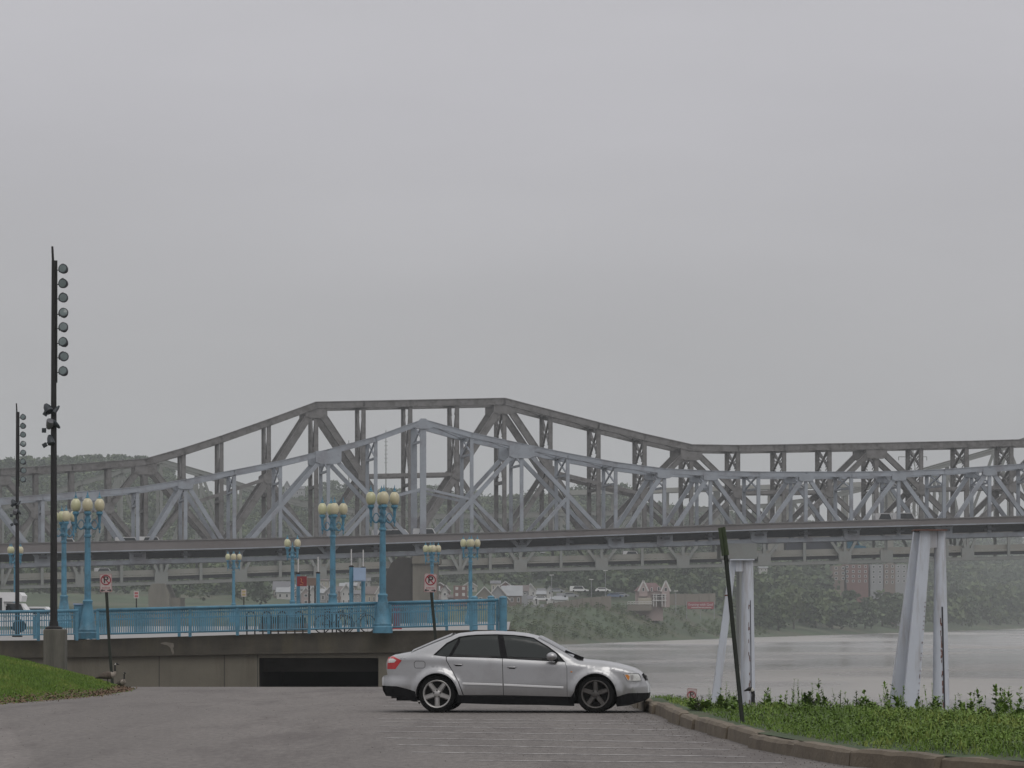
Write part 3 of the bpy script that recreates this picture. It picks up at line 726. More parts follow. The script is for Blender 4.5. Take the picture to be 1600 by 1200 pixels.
for px, d, a, lb in ((520, 157, 12, 'blue lamp behind the railing between red sign and pale blue box'),
                     (100, 169, 20, 'blue lamp just right of the tall dark mast, partly hidden by it'),
                     (457, 232, 45, 'small distant blue lamp directly left of the red sign'),
                     (735, 232, 10, 'small distant blue lamp above the short railing, its pole before the red brick building'),
                     (675, 252, 15, 'small distant blue lamp rising above the right no parking sign'),
                     (365, 288, 8, 'smallest distant blue lamp standing alone above the middle of the long railing'),
                     (24, 257, 42, 'distant blue lamp behind the thin dark mast at far left')):
    lamp_at(L0, px, d, 1.65 + 4.9 - 5.5 if d > 200 else EYE + (960 - {520: 776, 100: 789}[px]) * d / F - 5.5, math.radians(a), lb)

# ---------------------------------------------------------------- dark lighting masts
def make_mast(loc, label):
    t = thing('floodlight_mast', loc, label, 'light mast', 'dark masts with a column of round floodlights'); S = 105 / F
    H = (983 - 385) * S; z = lambda y: (983 - y) * S
    mb = MB(); mb.tube([(0, 0, 0), (0, 0, z(700)), (0, 0, z(407))], [.105, .085, .062], 10); mb.tube([(-.02, 0, z(409)), (-.04, 0, H)], [.036, .03], 8)
    mb.build('pole', M['mast'], t)
    mb = MB(); mb.lathe([(.24, 0), (.24, .05), (.13, .09), (.12, .22)], (0, 0, 0), 12); mb.build('base_plate', M['mast'], t, 'auto')
    mb = MB(); mb.box2((.045, -.03, z(598)), (.10, .03, z(407))); mb.build('mounting_rail', M['mast'], t)
    for i, y in enumerate((421, 443.5, 466, 490, 512.5, 535.5, 558, 581)):
        c = Vector((.285, -.05, z(y))); mb = MB()
        mb.beam((.09, 0, z(y) - .02), (.17, 0, z(y) - .02), .025, .025); 
        yo = [c + Vector((.15 * math.cos(a), .06, .15 * math.sin(a) + .01)) for a in np.linspace(math.radians(95), math.radians(215), 7)]
        mb.tube(yo, .013, 5); mb.build('bracket', M['mast'], t)
        mb = MB(); mb.lathe([(.132, -.09), (.137, -.07), (.125, .02), (.09, .12), (.04, .18), (1e-4, .19)], (0, 0, 0), 18, 'Y')
        R = Matrix.Rotation(random.uniform(-.35, .15), 3, 'X') @ Matrix.Rotation(random.uniform(-.3, .3), 3, 'Z')
        mb.v = [tuple(R @ Vector(v) + c) for v in mb.v]; h = mb.build('floodlight', M['mast_head'], t, 'auto')
        mb = MB(); mb.lathe([(.105, -.094), (1e-4, -.10)], (0, 0, 0), 16, 'Y'); mb.v = [tuple(R @ Vector(v) + c) for v in mb.v]; mb.build('lens', M['lens'], h)
    for i, (dx, y, rx, rz, lr) in enumerate(((-.16, 638, .9, .8, .125), (-.10, 664, -.9, .5, .115), (-.08, 687, 1.1, .6, .105), (.09, 640, .8, -.8, .06), (.09, 664, -.7, -.9, .07))):
        c = Vector((dx, -.12, z(y))); R = Matrix.Rotation(rz, 3, 'Z') @ Matrix.Rotation(rx, 3, 'X')
        mb = MB(); mb.lathe([(lr, -.14), (lr * 1.02, -.10), (lr * .8, .05), (lr * .45, .13), (1e-4, .15)], (0, 0, 0), 14, 'Y')
        mb.v = [tuple(R @ Vector(v) + c) for v in mb.v]; mb.beam(c, (0, 0, c.z - .05), .035, .035)
        mb.build('spotlight', M['mast_head'] if i != 1 else mat('grey_housing', (.12, .12, .13), .5), t, 'auto')
        if i < 3:
            mb = MB(); q = c + Vector((-.10 * (i != 0) - .05, -.05, -.16)); mb.box(q, (.13, .02, .12), Matrix.Rotation(.6 + i, 3, 'Y')); mb.beam(q, c, .02, .02); mb.build('shade_flap', M['mast_head'], t)
    return t
m0 = make_mast((P(84, 0, 105).x, 105, EYE + (960 - 983) * 105 / F), 'taller dark floodlight mast on the concrete pedestal in the lawn')
c = copy_tree(m0); c.location = (P(27, 0, 172).x, 172, .62); c['label'] = 'thinner, more distant dark floodlight mast behind the left railing'
c.rotation_euler = (0, 0, .03)
mb = MB(); c0 = P(86.5, 983, 105); R = 0.30
mb.prism([(c0.x - R, 105 - R), (c0.x + R, 105 - R), (c0.x + R, 105 + R), (c0.x - R, 105 + R)], c0.z - 1.6, c0.z, 'Z')
o = mb.build('mast_pedestal', M['pedestal'], label='square concrete pedestal under the taller dark mast', cat='pedestal', org=(c0.x, 105, c0.z - 1.6))
bv = o.modifiers.new('b', 'BEVEL'); bv.width = .03; bv.segments = 2

# ---------------------------------------------------------------- signs
def sign_mat(): return M['sign_white']
def no_parking(px, ytop, d, w, h, base, label, arrows=True, lean=(0, 0), rot=0.0, foot=None, faded=False):
    """base = world point of the post foot"""
    pc = P(px, ytop, d); foot = Vector(base)
    t = thing('parking_sign', tuple(foot), label, 'sign', None); org = tuple(foot)
    ctop = Vector((pc.x, d, pc.z)); cen = ctop - Vector((0, 0, h / 2))
    mb = MB(); k1 = foot.lerp(ctop - Vector((0, 0, h)), .45) + Vector((-.012, 0, 0)); k2 = cen
    for a, b in ((foot, k1), (k1, k2 + Vector((lean[0], 0, 0)))):
        mb.beam(a + Vector((0, .03, 0)), b + Vector((0, .03, 0)), .075, .035)
    mb.build('post', M['post_green'], t, org=org)
    R = Matrix.Rotation(rot, 3, 'Y')
    def plc(mb_): mb_.v = [tuple(R @ (Vector(v)) + cen) for v in mb_.v]; return mb_
    r = .03
    poly = [(-w / 2 + r, -h / 2), (w / 2 - r, -h / 2), (w / 2, -h / 2 + r), (w / 2, h / 2 - r), (w / 2 - r, h / 2), (-w / 2 + r, h / 2), (-w / 2, h / 2 - r), (-w / 2, -h / 2 + r)]
    mb = MB(); mb.prism(poly, -.004, .004); pl = plc(mb).build('plate', M['sign_white'], t, org=org)
    zc = h * .16 if arrows else 0.0; rr = w * .385
    mb = MB(); n = 28
    ring = [Vector((rr * math.cos(2 * math.pi * i / n), -.007, zc + rr * math.sin(2 * math.pi * i / n))) for i in range(n + 1)]
    for a, b in zip(ring[:-1], ring[1:]): mb.beam(a, b + (b - a) * .15, w * .085, .003)
    q = rr * .7; mb.beam((-q, -.0095, zc + q), (q, -.0095, zc - q), w * .08, .003)
    bd = w * .47; hh = h * .47
    for a, b in (((-bd, hh), (bd, hh)), ((-bd, -hh), (bd, -hh)), ((-bd, -hh), (-bd, hh)), ((bd, -hh), (bd, hh))):
        mb.beam((a[0], -.0055, a[1]), (b[0], -.0055, b[1]), .006, .002)
    plc(mb).build('red_ring', M['red'], pl, org=org)
    me = text_mesh('P', w * .78, .0012); R4 = Matrix.Rotation(math.radians(90), 3, 'X')
    mb = MB(); bm = bmesh.new(); bm.from_mesh(me); bmesh.ops.triangulate(bm, faces=bm.faces)
    mb.add([R4 @ Vector((v.co.x * 1.15, v.co.y, v.co.z)) + Vector((0, -.013, zc)) for v in bm.verts], [[v.index for v in f.verts] for f in bm.faces]); bm.free()
    plc(mb).build('letter', M['black'], pl, org=org)
    if arrows:
        mb = MB(); za = -h * .40
        for sx in (-1, 1):
            c_ = sx * w * .23; mb.beam((c_ - w * .13, -.0075, za), (c_ + w * .13, -.0075, za), .022, .003)
            mb.prism([(c_ + sx * w * .22, za), (c_ + sx * w * .07, za + .04), (c_ + sx * w * .07, za - .04)], -.0085, -.0055)
        plc(mb).build('arrow', M['black'], pl, org=org)
        mb = MB()
        for j in range(2):
            for i in range(6): mb.box((-.09 + i * .036, -.006, -h * (.25 + j * .07)), (.022, .002, .014))
        plc(mb).build('red_lettering', M['red'], pl, org=org)
    for o in t.children: fix_normals(o)
    return t
zg = float(mound_z(np.array(-10.4), np.array(96.0)))
no_parking(165.5, 896.5, 96, .31, .47, (P(176, 0, 96).x, 96, zg - .15), 'no parking sign on a leaning dark post beside the two geese', lean=(.0, 0), rot=-.02)
no_parking(672.5, 896.5, 96, .32, .47, (P(690, 0, 96).x, 96, float(lot_z(0, 96.))), 'no parking sign on a leaning post behind the silver car', rot=.04)
no_parking(1080.5, 1075.5, 112, .29, .40, (P(1077, 0, 112).x, 112, float(bank_z(np.array(5.3), np.array(112.0))) - .1), 'small tilted no parking sign low on the river bank right of the car', arrows=False, rot=.12)
for px, yt, d, lb in ((213, 923.5, 200, 'small distant white and red sign behind the long railing'), (381, 921, 200, 'small distant white and yellow sign beside the smallest distant lamp')):
    p = P(px, yt, d); t = thing('small_sign', (p.x, d, wz(px) - .1), lb, 'sign'); org = tuple(t.location)
    mb = MB(); mb.box2((p.x - .03, d, wz(px) - .1), (p.x + .03, d + .04, p.z)); mb.build('post', M['black'], t, org=org)
    mb = MB(); mb.box2((p.x - .13, d - .02, p.z - .38), (p.x + .13, d - .003, p.z)); pl = mb.build('plate', M['sign_white'], t, org=org)
    mb = MB(); mb.box2((p.x - .09, d - .024, p.z - .17), (p.x + .09, d - .021, p.z - .06)); mb.box2((p.x - .09, d - .024, p.z - .33), (p.x + .09, d - .021, p.z - .22)); mb.build('marking', mat('faded_red_print', (.32, .10, .10)) if px < 300 else mat('sign_yellow', (.33, .27, .12)), pl, org=org)
# tall leaning post at the kerb with an edge-on sign
t = thing('sign_post', (P(1160.5, 0, 51).x, 51, .22), 'dark post leaning left out of the weeds with a mossy sign seen edge-on', 'sign'); org = tuple(t.location)
foot = Vector((P(1160.5, 0, 51).x, 51, .15)); tp = P(1129.5, 824, 51); mb = MB(); mb.beam(foot, foot.lerp(tp, .86), .056, .04); mb.beam(foot, foot.lerp(tp, .86), .03, .065); mb.build('post', M['post_green'], t, org=org)
mb = MB(); c1 = P(1127.6, 824, 51); c2 = P(1133.5, 868, 51); mb.beam(c1, c2, .30, .006, Vector((.965, .26, 0))); o = mb.build('plate', M['sign_back'], t, org=org)
mb = MB(); mb.beam(foot.lerp(tp, .82), tp, .05, .04); mb.build('bracket', M['sign_back'], t, org=org)
mb = MB(); q = P(1138, 930, 51); mb.beam(q, q + Vector((-.05, 0, -.005)), .02, .02); mb.build('bolt', M['rust'], t, org=org)

# ---------------------------------------------------------------- white mooring piles in the river
def pile(d, sc, x_off, ys, label, pipe, legs, cap, plate, slot):
    """pixel-traced members at their own distance d; pipe/legs = (xtop, wtop, xbot, wbot, ytop, ybot, depth offset)"""
    t = thing('mooring_pile', P(pipe[0], 1250, d), label, 'mooring pile', 'white mooring piles'); org = tuple(t.location); k = d / F
    ex = 1270
    def member(mb, m, rnd):
        xt, wt_, xb, wb, yt, yb, dy = m; f = (ex - yt) / (yb - yt); xe = xt + (xb - xt) * f; we = wt_ + (wb - wt_) * f
        a, b = P(xt, yt, d), P(xe, ex, d); a.y += dy * 0.2; b.y += dy
        if rnd: mb.tube([b, a], [we * k / 2, wt_ * k / 2], 20)
        else: mb.beam(b, a, we * k, .5, w2=wt_ * k)
    mb = MB(); member(mb, pipe, True); mb.build('pipe', M['white_paint'], t, True, org=org) if False else mb.build('pipe', M['white_paint'], t, 'auto', org=org)
    for L_ in legs: mb = MB(); member(mb, L_, len(L_) > 7); mb.build('batter_leg', M['white_paint'], t, org=org)
    mb = MB(); a, b = P(cap[0], cap[1], d), P(cap[2], cap[1] + 2.0, d); mb.box2((a.x, d - .45, b.z), (b.x, d + .6, a.z)); mb.build('cap_plate', M['rust'] if d < 160 else M['white_paint'], t, org=org)
    mb = MB(); a, b = P(plate[0], plate[1], d), P(plate[2], plate[3], d); mb.box2((a.x, d - .2, b.z), (b.x, d + .25, a.z)); mb.build('cross_plate', M['white_paint'], t, org=org)
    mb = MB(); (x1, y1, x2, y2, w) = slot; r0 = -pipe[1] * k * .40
    a, b = P(x1, y1, d), P(x2, y2, d); rad = lambda yy: (pipe[1] + (pipe[3] - pipe[1]) * (yy - pipe[4]) / (pipe[5] - pipe[4])) / 2 * k; a.y -= rad(y1) * .97 + .02; b.y -= rad(y2) * .97 + .02; mb.beam(a, b, w * k, .03); mb.build('slot', M['slot_shadow'], t, org=org)
    mb = MB()
    rr = random.Random(int(d))
    for i in range(26):
        L_ = legs[-1]; y = rr.uniform(L_[4] + 110, 1105); f = (y - L_[4]) / (L_[5] - L_[4]); xx = L_[0] + (L_[2] - L_[0]) * f + (L_[1] + (L_[3] - L_[1]) * f) * .42
        p = P(xx, y, d); mb.box((p.x, p.y - .262 + (f * L_[6]) * 1.0, p.z), (.028, .03, .03))
    for i in range(22):
        y = rr.uniform(y1, 1105); f = (y - y1) / (y2 - y1); p = P(x1 + (x2 - x1) * f - 2 + rr.uniform(-1.5, .5), y, d); mb.box((p.x, p.y - rad(y) * .98 - .01, p.z), (rr.uniform(.015, .05), .02, rr.uniform(.03, .22)))
    mb.build('rust_marks', M['rust'], t, org=org)
    return t
pile(140, 1, 0, 0, 'larger white mooring pile nearest the right edge with three legs', (1468.5, 17, 1470.5, 27, 829, 1107, 0),
     [(1433, 9, 1402, 19, 831, 1107, 1.2), (1445.5, 17, 1422, 24, 829, 1107, 0)], (1427, 827.5, 1478), (1452, 829, 1463, 856), (1471, 948, 1474.5, 1115, 2.2))
pile(185, 1, 0, 0, 'smaller white mooring pile behind the leaning post right of the car', (1168, 17.5, 1168.5, 24, 874, 1107, 0),
     [(1146, 9, 1117, 13, 874, 1107, .6)], (1141, 873.5, 1178), (1149, 875, 1161, 893), (1172, 938, 1173.5, 1115, 1.0))
# ---------------------------------------------------------------- silver saloon car
from mathutils.geometry import delaunay_2d_cdt
def cx(px): return (px - max(0, px - 990) * .12 - 810.0) / 92.9
def cz(py): return (1114.5 - py) / 93.5
WR, WF = -1.324, 1.335; AR = .352
topo = [(606, 1031), (608, 1026), (614, 1023.5), (630, 1020.5), (644, 1018), (652, 1014.5), (676, 1004), (704, 992.8), (716, 989.4), (740, 986.8), (770, 985.8), (800, 987), (822, 989.5), (845, 995),
        (860, 1002.5), (880, 1013.5), (896, 1023), (908, 1029.5), (920, 1031), (935, 1032.2), (950, 1034), (965, 1036.8), (980, 1040.5), (992, 1044.5), (1001, 1049), (1006, 1053), (1010, 1060)]
TX = [cx(p[0]) for p in topo]; TZ = [cz(p[1]) for p in topo]
CROWN = .035
def ztop(x): return float(np.interp(x, TX, TZ)) - CROWN
def belt(x): return .968 - .1085 * (x + 1.39) / 2.2
def Yw(x, z, flare=True, lim=True):
    w = .868
    t = max(0, (x - .9) / 1.35); w -= .235 * t ** 2.6
    t = max(0, (-x - 1.0) / 1.28); w -= .15 * t ** 2.6
    if x > 1.92: w -= .17 * ((x - 1.92) / .22) ** 2
    if x < -2.08: w -= .10 * min(1, (-2.08 - x) / .16) ** 2
    if z < .45: w -= .045 * ((.45 - z) / .3) ** 2
    if z > .5: w -= .02 * min(1, (z - .5) / .35)
    zb = belt(x)
    s = min(1, max(0, (z - (zb - .085)) / .085)); w -= .035 * s * s
    if z > zb: w -= (z - zb) * .40 + .10 * max(0, z - zb - .28) ** 1.2
    if flare and z > .15:
        for c in (WR, WF):
            rho = math.hypot(x - c, z - .315); f = min(1, max(0, (.455 - rho) / .075)); w += .055 * f * f * (3 - 2 * f) * min(1, max(0, (z - .15) / .12))
    # bumper ledges
    if x < -1.75 and .30 < z < .62: w += .03 * math.sin(math.pi * min(1, (z - .3) / .3)) * min(1, (-1.75 - x) / .3)
    if x > 1.85 and z < .46: w += .03 * min(1, (x - 1.85) / .2)
    if lim:
        zt = ztop(x); r = .075
        t = min(.985, max(0, (z - (zt - r)) / r)); w -= r * 1.1 * (1 - math.sqrt(1 - t * t))
    return w
def sides(poly, inset, name, m, step=.04, parent=None):
    out = []
    for s_ in (-1, 1):
        mb = side_panel(poly, inset, step); h = len(mb.v) // 2; g = len(mb.f) // 2
        if s_ < 0: mb.v, mb.f, mb.mi = mb.v[:h], mb.f[:g], mb.mi[:g]
        else: mb.v, mb.f, mb.mi = mb.v[h:], [tuple(i - h for i in f) for f in mb.f[g:]], mb.mi[g:]
        out.append(cp(mb, name, m, 'auto', parent[len(out)] if parent else None))
    return out
def side_panel(poly, inset=0.0, step=.04, outer=True, px=True):
    """tessellated side panel following the body section; returns MB with both sides"""
    pts = [(cx(a), cz(b)) if px else (a, b) for a, b in poly]
    cd = delaunay_2d_cdt([Vector(p) for p in pts], [], [list(range(len(pts)))], 1, 1e-5)
    bm = bmesh.new(); bv_ = [bm.verts.new((v.x, 0, v.y)) for v in cd[0]]
    for tri in cd[2]: bm.faces.new([bv_[i] for i in tri])
    x0, x1 = min(p[0] for p in pts), max(p[0] for p in pts); z0, z1 = min(p[1] for p in pts), max(p[1] for p in pts)
    for co, n_, a, b in (((1, 0, 0), 0, x0, x1), ((0, 0, 1), 2, z0, z1)):
        k = math.ceil(a / step) * step
        while k < b:
            bmesh.ops.bisect_plane(bm, geom=bm.verts[:] + bm.edges[:] + bm.faces[:], plane_co=[c * k for c in co], plane_no=co, dist=1e-5); k += step * .999
    bmesh.ops.remove_doubles(bm, verts=bm.verts, dist=1e-4)
    mb = MB(); vs = [v.co.copy() for v in bm.verts]; bm.verts.index_update(); fs = [[v.index for v in f.verts] for f in bm.faces]; bm.free()
    nv = []
    for v in vs:
        z = v.z
        nv.append(Vector((v.x, -(Yw(v.x, z) - inset), z)))
    mb.add(nv, fs); mb.add([Vector((p.x, -p.y, p.z)) for p in nv], [f[::-1] for f in fs])
    return mb
silver = mat('silver_car_paint', (0.345, 0.345, 0.35), 0.30, 0.02, 3.0, metallic=0.7, coat=0.6, dirt=(0.26, 0.255, 0.25), dirt_amt=.4, dirt_scale=1.2)
glass = mat('tinted_car_glass', (0.020, 0.024, 0.023), 0.12, 0.02, 3.0, spec=.35)
glass2 = mat('clear_screen_glass', (0.045, 0.05, 0.055), 0.06, 0.02, 3.0, spec=.6)
plast = mat('black_car_plastic', (0.007, 0.007, 0.008), 0.8, 0.2, 4.0, spec=.2)
rubber = mat('tyre_rubber', (0.007, 0.007, 0.007), 0.9, 0.3, 12, spec=.15)
alloy = mat('alloy_rim', (0.36, 0.35, 0.34), 0.35, 0.05, 8, metallic=.55)
alloy_d = mat('brake_dusted_rim', (0.075, 0.07, 0.066), 0.5, 0.15, 8, metallic=.4)
tail_r = mat('tail_lamp_red', (0.38, 0.008, 0.010), 0.2, 0.05, 8, coat=.5)
clear = mat('headlamp_clear', (0.55, 0.55, 0.53), 0.12, 0.2, 30, metallic=.2, coat=.5)
amber = mat('indicator_amber', (0.50, 0.17, 0.015), 0.2, 0.05, 8, coat=.5)
gap = mat('panel_gap_shadow', (0.03, 0.03, 0.03), 0.9, 0.0, 2)
YAW = math.radians(-5)
car = thing('silver_car', ((812.5 - 800) * 63.6 / F, 63.9, 0.0), 'silver four-door saloon car with tinted windows parked side-on with its nose over the kerb', 'car', None, YAW)
car.location.z = 0.0
def cp(mb, name, m, smooth='auto', parent=None, label=None):
    o = mb.build(name, m, parent or car, smooth, label=label); fix = True
    return o
def arc(c, r, a0, a1, n=18): return [((c + r * math.cos(a)) * 92.9 + 810, 1114.5 - (.315 + r * math.sin(a)) * 93.5) for a in np.linspace(math.radians(a0), math.radians(a1), n)]
def topline(x0, x1):
    out = []
    for a, b in topo:
        if x0 <= a <= x1: out.append((a, b + CROWN * 93.5))
    return out
ra, fa = arc(WR, AR, 198, 14, 22), arc(WF, AR, 172, 6, 22)
body = [(599, 1072.3), (598.3, 1060), (601.5, 1056.5), (608, 1055.5), (606.3, 1046)] + [(606, 1034), (607, 1031.5)] + topline(607.5, 1006) + [(1011, 1064), (1016, 1070.5), (1017, 1083), (985, 1083.3), (968, 1088.5)] + fa[::-1][1:] \
    + [(897, 1088.6), (890.6, 1088.6), (890.2, 1044), (886.8, 1034.2), (875, 1021.3), (860, 1010.5), (836, 996.6), (820, 993.8), (806, 992.6), (779, 991.6), (747, 992), (733, 993), (720.5, 995.2), (701, 1005), (680.3, 1024.2), (700.6, 1026.4), (701.2, 1032.6), (720, 1065.2), (725, 1079), (727.5, 1086.5), (722, 1086.5)] + ra[::-1][1:-1] + [(653.5, 1081), (640, 1077), (623.5, 1073)]
sides(body, 0, 'body_side', silver)
sides([(702.0, 1026.8), (788.7, 1028.8), (790.7, 1086.4), (729, 1086.4), (726.6, 1079), (721, 1064.8), (702.4, 1032.4)], 0, 'door', silver)
sides([(789.6, 1028.8), (886.3, 1034.7), (889.6, 1044.2), (890.1, 1088.6), (791.6, 1086.4)], 0, 'door', silver)
sides([(698, 1022), (892, 1030), (893, 1089), (725, 1088), (700, 1040)], .012, 'door_gap_seal', gap)
gl = [(682, 1024), (701.5, 1005.4), (721, 995.6), (747.5, 992.6), (779, 992), (806, 993.1), (836, 997.3), (859.6, 1011), (874.6, 1021.8), (885.8, 1034.2), (830, 1031.4), (779, 1028.4), (701, 1026.2)]
sides(gl, .012, 'side_glass', glass)
for q in ([(704.5, 1026.2), (709.5, 1026.4), (721.5, 1004), (722.5, 995.4), (720.2, 995.9)], [(786.5, 1028.6), (797, 1029.2), (789, 992.8), (780, 992.5)], [(871.5, 1033.4), (874, 1033.6), (874, 1021.6), (872.5, 1020.4)]):
    sides(q, .008, 'window_pillar', plast)
rim = []
for a, b in zip(gl, gl[1:] + gl[:1]): rim.append((a, b))
for s_ in (-1, 1):
  mb = MB()
  for a, b in rim:
    n_ = 4
    for i in range(n_):
        p = [a[j] + (b[j] - a[j]) * i / n_ for j in (0, 1)]; q = [a[j] + (b[j] - a[j]) * (i + 1) / n_ for j in (0, 1)]
        A = Vector((cx(p[0]), s_ * (Yw(cx(p[0]), cz(p[1])) - .002), cz(p[1]))); B_ = Vector((cx(q[0]), s_ * (Yw(cx(q[0]), cz(q[1])) - .002), cz(q[1])))
        mb.beam(A, B_, .016, .01)
  cp(mb, 'window_trim', plast, False)
# lower cladding
sides([(599, 1072.6), (623.5, 1073.3), (640, 1077.3), (653.3, 1081.3)] + arc(WR, AR + .0, 198, 210, 4) + [(661, 1097.5), (650, 1097), (620, 1089.5), (605, 1088.5), (600, 1080)], .012, 'rear_bumper_lower', plast)
sides([(718, 1098)] + arc(WR, AR, -6, 14, 4)[0:] + [(727.5, 1086.8), (790, 1086.8), (890, 1089), (897, 1089)] + arc(WF, AR, 174, 186, 3) + [(901, 1103.5), (850, 1102), (790, 1101.5), (740, 1100), (722, 1099.5)], .016, 'sill', plast)
sides([(968, 1088.9), (985, 1083.7), (1017, 1083.4), (1015.5, 1092), (1009, 1096), (985, 1102.5), (967, 1104.5), (965.5, 1100)] + [], .012, 'front_bumper_lower', plast)
# top skin lofted between the two side outlines
def loft(x0, x1, name, m, n=14, cols=13, crown=CROWN, edge=0.0, lift=0.0):
    mb = MB(); vs = []; xs_ = sorted(set([x0, x1] + [t for t in TX if x0 < t < x1] + list(np.linspace(x0, x1, n))))
    for x in xs_:
        z = ztop(x) ; ye = Yw(x, z - .0008) - edge
        for j in range(cols):
            u = -1 + 2 * j / (cols - 1); yy = ye * math.sin(u * math.pi / 2) if cols > 5 else ye * u
            vs.append(Vector((x, yy, z - .0012 + lift + crown * (1 - (yy / (ye + edge)) ** 2))))
    fs = [(i * cols + j, (i + 1) * cols + j, (i + 1) * cols + j + 1, i * cols + j + 1) for i in range(len(xs_) - 1) for j in range(cols - 1)]
    mb.add(vs, fs); return cp(mb, name, m, True)
loft(TX[1], cx(644), 'boot_lid', silver); loft(cx(644), cx(706), 'rear_window', glass2, crown=CROWN + .035, edge=.12)
loft(cx(644), cx(706), 'c_pillar_skin', silver, lift=-.006); loft(cx(706), cx(843), 'roof', silver, 24)
loft(cx(843), cx(906), 'windscreen', glass2, edge=.06, crown=CROWN + .014); loft(cx(843), cx(906), 'a_pillar_skin', silver, lift=-.006)
loft(cx(906), TX[-2], 'bonnet', silver, 20)
mb = MB(); mb.beam((cx(886), -.55, ztop(cx(886)) + .03), (cx(909), .1, ztop(cx(909)) + .035), .03, .02); mb.beam((cx(900), -.6, ztop(cx(901)) + .03), (cx(912), -.45, ztop(cx(912)) + .03), .07, .03); cp(mb, 'wiper', plast, False)
# nose and tail skins
def endcap(outline, sgn, name, m, bulge=.015):
    mb = MB(); vs = []; cols = 11
    for a, b in outline:
        x, z = cx(a), cz(b); ye = Yw(x, z, True, False) if z < ztop(x) - .01 else Yw(x, ztop(x) - .001)
        for j in range(cols):
            yy = ye * math.sin((-1 + 2 * j / (cols - 1)) * math.pi / 2); vs.append(Vector((x + sgn * bulge * (1 - (yy / ye) ** 2), yy, z)))
    n_ = len(outline); fs = [(i * cols + j, i * cols + j + 1, (i + 1) * cols + j + 1, (i + 1) * cols + j) for i in range(n_ - 1) for j in range(cols - 1)]
    mb.add(vs, fs); return cp(mb, name, m, True)
endcap([(608, 1029.4), (607, 1031.5), (606, 1034), (606.3, 1046), (608, 1055.5)], -1, 'boot_panel', silver); endcap([(608, 1055.5), (601.5, 1056.5), (598.3, 1060), (599, 1072.3)], -1, 'rear_bumper', silver)
endcap([(599, 1072.3), (600, 1080), (605, 1088.5)], -1, 'rear_valance', plast)
endcap([(1006, 1056.3), (1011, 1064), (1016, 1070.5), (1017, 1083)], 1, 'front_bumper', silver); endcap([(1017, 1083), (1015.5, 1092), (1009, 1096)], 1, 'front_valance', plast)
mb = MB()
for i in range(7):
    z = cz(1056.5 + i * 1.2); x = cx(1006.5 + i * .75) + .0; mb.box((x, 0, z), (.05, .62, .006))
mb.box((cx(1008.5) - .012, 0, cz(1060.5)), (.05, .66, .085), Matrix.Rotation(.35, 3, 'Y'))
cp(mb, 'grille', plast, False)
# underbody, so that no light passes beneath the shell
mb = MB(); mb.box2((cx(622), -.70, .20), (cx(1000), .70, .36)); mb.box2((cx(640), -.62, .36), (cx(985), .62, .6)); cp(mb, 'underbody', plast, False)
for c in (WR, WF):
    for s_ in (-1, 1):
        mb = MB(); vs = []; N = 16
        for i in range(N + 1):
            a = math.radians(-8) + math.radians(196) * i / N; q = (c + AR * 1.0 * math.cos(a), .315 + AR * math.sin(a)); vs += [(q[0], s_ * .60, q[1]), (q[0], s_ * (Yw(q[0], q[1]) - .004), q[1])]
        mb.add(vs, [(2 * i, 2 * i + 1, 2 * i + 3, 2 * i + 2) for i in range(N)]); mb.add([v for k, v in enumerate(vs) if k % 2 == 0], [tuple(range(N + 1))])
        cp(mb, 'wheel_housing', gap, False)
# lights, handles, mouldings, fuel flap
def decal(poly, name, m, off=-.004, parent=None): return sides(poly, off, name, m, .03, parent)
tl = decal([(608.8, 1027.5), (617, 1025.8), (631, 1032.5), (627, 1038), (621, 1046.2), (607.6, 1046.2), (607.4, 1040)], 'tail_light', tail_r)
decal([(609.5, 1030), (617, 1029.5), (622.5, 1032), (619, 1035.8), (609, 1036.2)], 'reversing_lens', clear, -.007, tl)
decal([(977, 1053.5), (988, 1052.3), (1001.6, 1052.7), (1005.4, 1057.8), (1006.4, 1064.5), (996, 1065), (983, 1064.2)], 'headlight_surround', plast, -.002)
hl = decal([(978, 1053.9), (988, 1053), (1001, 1053.4), (1004.5, 1058), (1005.8, 1063.8), (996, 1064.2), (983.5, 1063.6)], 'headlight', clear)
decal([(979.5, 1054.6), (984, 1054.2), (987, 1057), (986.5, 1061.5), (984.5, 1063)], 'indicator', amber, -.007, hl)
decal([(988, 1056), (992, 1054.6), (993.5, 1058.5), (992, 1062.6), (988.6, 1062.5)], 'lamp_divider', alloy, -.0065, hl)
for x0, y0 in ((713.2, 1038.2), (797, 1042.2)):
    h = decal([(x0, y0), (x0 + 14, y0 + .4), (x0 + 11.5, y0 + 3.2), (x0 + 3, y0 + 3)], 'handle_recess', plast, -.002)
    X0, Z0 = cx(x0 + .6), cz(y0 + .7)
    for s_ in (-1, 1):
        mb = MB(); yy = s_ * (Yw(X0, Z0) + .018); mb.tube([(X0, yy - s_ * .015, Z0), (X0 + .03, yy, Z0 + .002), (X0 + .12, yy, Z0), (X0 + .145, yy - s_ * .015, Z0 - .002)], .011, 6)
        cp(mb, 'handle', silver, True, h[0 if s_ < 0 else 1])
mb = MB()
